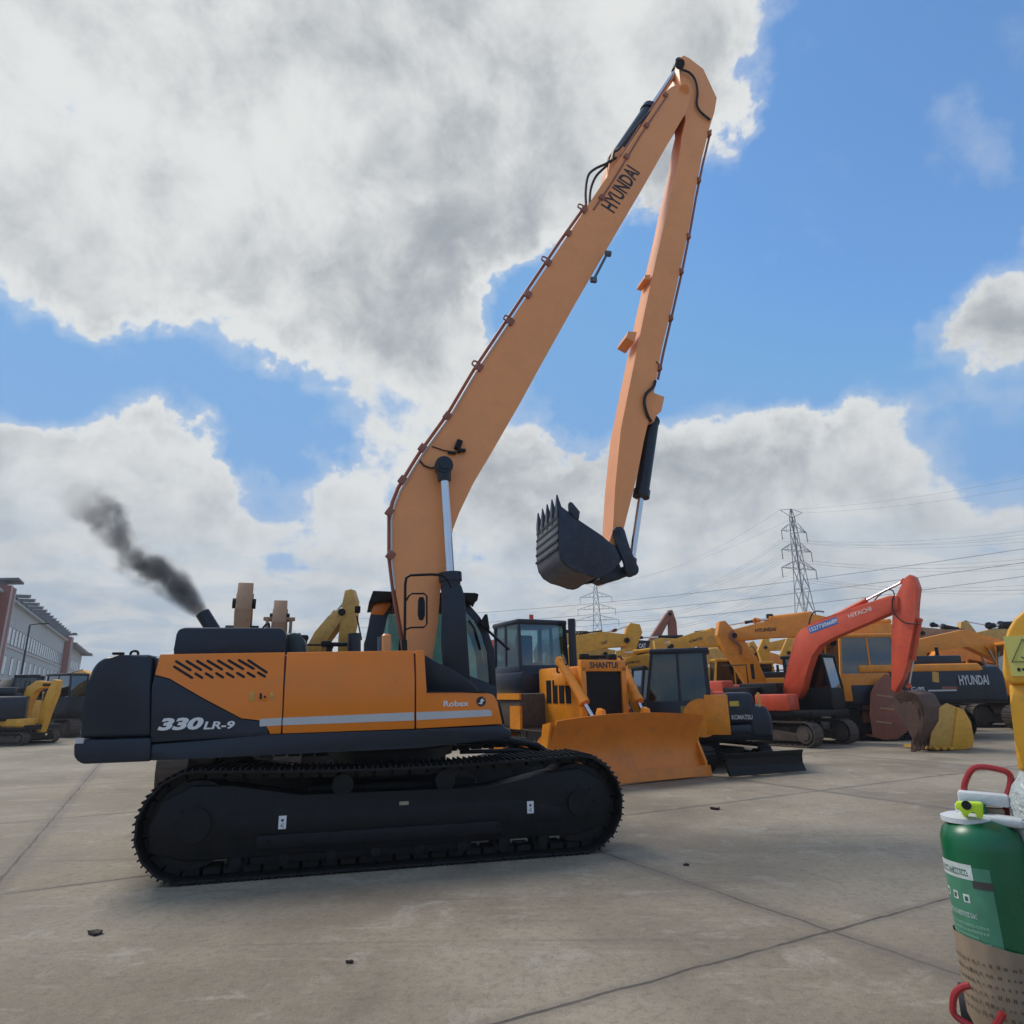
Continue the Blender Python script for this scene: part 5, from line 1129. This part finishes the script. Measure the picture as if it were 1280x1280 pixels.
# yellow part
YO = xat(1300, 3.45); FZ = Frame((YO.x, YO.y), R(-37))
def UX(x, y, w=0): return FZ.uz(x, y, w)
cxm = UX(1338, 860)[0]
YP = thing('machine_part', 'upright yellow machine part with triangle warning sticker, lower end wrapped in plastic, right edge', 'machine part', YO+FZ.u*cxm, R(-37))
YP['label'] = 'upright yellow machine part with triangle warning sticker, cut by the right edge'
sil = [(1283,760),(1268,773),(1259,788),(1255,806),(1253,838),(1255,848),(1261,855)]
h_ = [(UX(x, y)[0]-cxm, UX(x, y)[1]) for x, y in sil]
pts = h_+[(-x, z) for x, z in h_[::-1]]
b = MB(); b.prism(pts, 0, .42, .035, 4); yh = b.build('head', 'yellow', YP)
s2 = [(1261,853),(1263,880),(1268,925),(1273,965)]
h2_ = [(UX(x, y, .03)[0]-cxm, UX(x, y, .03)[1]) for x, y in s2]
b = MB(); b.prism(h2_+[(-x, z) for x, z in h2_[::-1]], .03, .39, .025, 3); b.build('column', 'yellow', YP)
a = UX(1263.5, 846); sw = .16; xs_ = a[0]-cxm; zs = a[1]
stk = mat('pale_yellow_sticker', (.62,.55,.14), .5, var=.04)
b = MB(); b.box((xs_+sw/2+.004, -.003, zs+.105), (sw, .004, .205)); sk_ = b.build('warning_sticker', stk, yh)
b = MB(); t0 = Vector((xs_+.018, -.0065, zs+.075)); t1_ = Vector((xs_+.145, -.0065, zs+.075)); t2_ = Vector((xs_+.082, -.0065, zs+.19))
for p, q in ((t0,t1_),(t1_,t2_),(t2_,t0)): b.bar(p, q, .007, .002)
b.tube([(xs_+.062,-.0065,zs+.10),(xs_+.075,-.0065,zs+.088),(xs_+.095,-.0065,zs+.092),(xs_+.10,-.0065,zs+.11)], .003, n=5)
for k, x in enumerate((.04,.06,.085,.11)): b.box((xs_+x, -.006, zs+.035), (.013,.002,.013 if k % 2 else .018), rot=Euler((0,R(30*k),0)))
b.build('marking', 'letter', sk_)
pw = bpy.data.materials.new('clear_plastic_wrap'); pw.use_nodes = True; pb_ = pw.node_tree.nodes['Principled BSDF']
pb_.inputs['Base Color'].default_value = (.50,.55,.54,1); pb_.inputs['Roughness'].default_value = .25; pb_.inputs['Alpha'].default_value = .82
_t = pw.node_tree; _n = _t.nodes.new('ShaderNodeTexNoise'); _n.inputs['Scale'].default_value = 14; _n.inputs['Distortion'].default_value = 2; _b = _t.nodes.new('ShaderNodeBump'); _b.inputs['Strength'].default_value = .8; _b.inputs['Distance'].default_value = .03
_c = _t.nodes.new('ShaderNodeTexCoord'); _t.links.new(_c.outputs['Object'], _n.inputs['Vector']); _t.links.new(_n.outputs[0], _b.inputs['Height']); _t.links.new(_b.outputs[0], pb_.inputs['Normal'])
l0 = UX(1259, 1000)[0]-cxm
b = MB(); rr = -l0
V = []
zt1 = UX(1270, 962)[1]
for i in range(15):
    z = .03+(zt1-.03)*i/14; f_ = .72 if i == 14 else (.93 if i == 13 else 1)
    V.append([b.bm.verts.new(((rr*f_*(1+.03*math.sin(k*2.3+i*1.3)+.015*math.sin(k*5+i*2.9)))*math.copysign(abs(math.cos(2*math.pi*k/40))**.7, math.cos(2*math.pi*k/40)), .21+(.24*f_*(1+.03*math.sin(k*1.9+i)))*math.copysign(abs(math.sin(2*math.pi*k/40))**.7, math.sin(2*math.pi*k/40)), z)) for k in range(40)])
for i in range(14):
    for k in range(40): b.bm.faces.new((V[i][k], V[i][(k+1)%40], V[i+1][(k+1)%40], V[i+1][k]))
b.bm.faces.new(V[0][::-1]); b.bm.faces.new(V[-1]); b.build('plastic_wrap', pw, YP, ang=80)

# ================================================================= litter on the concrete
lm = mat('dead_leaf', (.045,.028,.022), .8, var=.3, vscale=20)
def scrap(name, label, px, py, sz, cat, m, seed):
    rn = random.Random(seed); p = ground(px, py); b = MB(); n = 9
    top = [b.bm.verts.new((sz*math.cos(2*math.pi*k/n)*rn.uniform(.5,1.1)*1.4, sz*math.sin(2*math.pi*k/n)*rn.uniform(.4,1.0), .012+sz*rn.uniform(.05,.45))) for k in range(n)]
    bot = [b.bm.verts.new((v.co.x*.8, v.co.y*.8, 0.001)) for v in top]; c = b.bm.verts.new((0,0,sz*.25)); 
    for k in range(n): b.bm.faces.new((top[k], top[(k+1)%n], c)); b.bm.faces.new((bot[k], bot[(k+1)%n], top[(k+1)%n], top[k]))
    b.bm.faces.new(bot[::-1]); o = b.build(name, m); o.location = (p.x, p.y, 0); tag(o, label, cat)
scrap('dead_leaf', 'crumpled dark leaf scrap on bare concrete at lower left', 120, 1168, .055, 'leaf', lm, 1)
scrap('dead_leaf', 'small twisted brown scrap below the middle of the crawler track', 437, 1204, .02, 'leaf', lm, 2)
scrap('stone', 'dark lump of dried mud in front of the orange blade', 895, 1012, .07, 'stone', lm, 3)
scrap('stone', 'tiny dark stone right of the crawler track end', 858, 1082, .028, 'stone', lm, 4)

# ================================================================= black exhaust smoke
sm = bpy.data.materials.new('diesel_smoke'); sm.use_nodes = True; t = sm.node_tree; n = t.nodes; l = t.links
for x in list(n): n.remove(x)
o_ = n.new('ShaderNodeOutputMaterial'); pv = n.new('ShaderNodeVolumePrincipled'); l.new(pv.outputs[0], o_.inputs[1])
pv.inputs['Color'].default_value = (.10,.10,.11,1)
s0 = F.p3(253, 767, 1.3)+Vector((0,0,0)); s0w = Matrix.Translation(P0) @ Matrix.Rotation(PHI, 4, 'Z') @ s0
s1 = F.p3(88, 606, 1.3); s1w = Matrix.Translation(P0) @ Matrix.Rotation(PHI, 4, 'Z') @ s1
ax = (s1w-s0w); Ls = ax.length; q = ax.to_track_quat('X', 'Z')
b = MB(); V = []
for i in range(13):
    t_ = i/12; r_ = .10+.52*t_**.8
    V.append([b.bm.verts.new((t_*Ls, r_*math.cos(2*math.pi*k/20), r_*math.sin(2*math.pi*k/20))) for k in range(20)])
for i in range(12):
    for k in range(20): b.bm.faces.new((V[i][k], V[i][(k+1)%20], V[i+1][(k+1)%20], V[i+1][k]))
b.bm.faces.new(V[0][::-1]); b.bm.faces.new(V[-1])
so_ = b.build('exhaust_smoke', sm); so_.location = s0w; so_.rotation_mode = 'QUATERNION'; so_.rotation_quaternion = q
tag(so_, 'black diesel smoke blowing up left from the exhaust pipe', 'smoke', kind='stuff')
def N_(ty): return n.new(ty)
tcs = N_('ShaderNodeTexCoord'); sx = N_('ShaderNodeSeparateXYZ'); l.new(tcs.outputs['Object'], sx.inputs[0])
def m2(op, a, c=None, cl=False):
    x = N_('ShaderNodeMath'); x.operation = op; x.use_clamp = cl
    for i, v in enumerate((a, c)):
        if v is None: continue
        if isinstance(v, (int, float)): x.inputs[i].default_value = v
        else: l.new(v, x.inputs[i])
    return x.outputs[0]
tt = m2('DIVIDE', sx.outputs[0], Ls)
ns = N_('ShaderNodeTexNoise'); l.new(tcs.outputs['Object'], ns.inputs['Vector']); ns.inputs['Scale'].default_value = 3.8; ns.inputs['Detail'].default_value = 6; ns.inputs['Roughness'].default_value = .62; ns.inputs['Distortion'].default_value = .4
nw = N_('ShaderNodeTexNoise'); l.new(tcs.outputs['Object'], nw.inputs['Vector']); nw.inputs['Scale'].default_value = 1.4
wob_ = m2('MULTIPLY', m2('SUBTRACT', nw.outputs[0], .5), m2('MULTIPLY', tt, 2.0))
yy = m2('ADD', sx.outputs[1], wob_); zz = m2('ADD', sx.outputs[2], wob_)
rad = m2('SQRT', m2('ADD', m2('MULTIPLY', yy, yy), m2('MULTIPLY', zz, zz)))
rmax = m2('ADD', m2('MULTIPLY', m2('POWER', m2('MAXIMUM', tt, .0001), .8), .52), .085)
fall = m2('SUBTRACT', 1.0, m2('DIVIDE', rad, rmax), True)
dn = m2('MULTIPLY', m2('SUBTRACT', m2('ADD', ns.outputs[0], m2('MULTIPLY', fall, .42)), .60, True), 4.0, True)
near_ = m2('POWER', m2('SUBTRACT', 1.0, tt, True), 7.0)
dn = m2('ADD', dn, m2('MULTIPLY', near_, 1.2), True)
dn = m2('MULTIPLY', dn, m2('MULTIPLY', fall, 2.0, True))
amp = m2('ADD', m2('MULTIPLY', m2('POWER', m2('SUBTRACT', 1.0, tt, True), 1.5), 11.0), .9)
endf = m2('MULTIPLY', m2('SUBTRACT', 1.0, tt, True), 4.0, True)
l.new(m2('MULTIPLY', m2('MULTIPLY', dn, amp), endf), pv.inputs['Density'])

# ================================================================= air
b = MB(); b.box((0, 320, 59), (1010, 770, 120)); hzo = b.build('haze', (lambda m: m)(bpy.data.materials.new('haze_air')))
hm = hzo.data.materials[0]; hm.use_nodes = True; t = hm.node_tree
for x in list(t.nodes): t.nodes.remove(x)
o_ = t.nodes.new('ShaderNodeOutputMaterial'); v_ = t.nodes.new('ShaderNodeVolumePrincipled'); t.links.new(v_.outputs[0], o_.inputs[1])
v_.inputs['Color'].default_value = (.95,.97,1,1); v_.inputs['Density'].default_value = .0007; v_.inputs['Anisotropy'].default_value = .2
tag(hzo, kind='stuff', label='thin pale haze fading the far pylons and building', cat='haze')
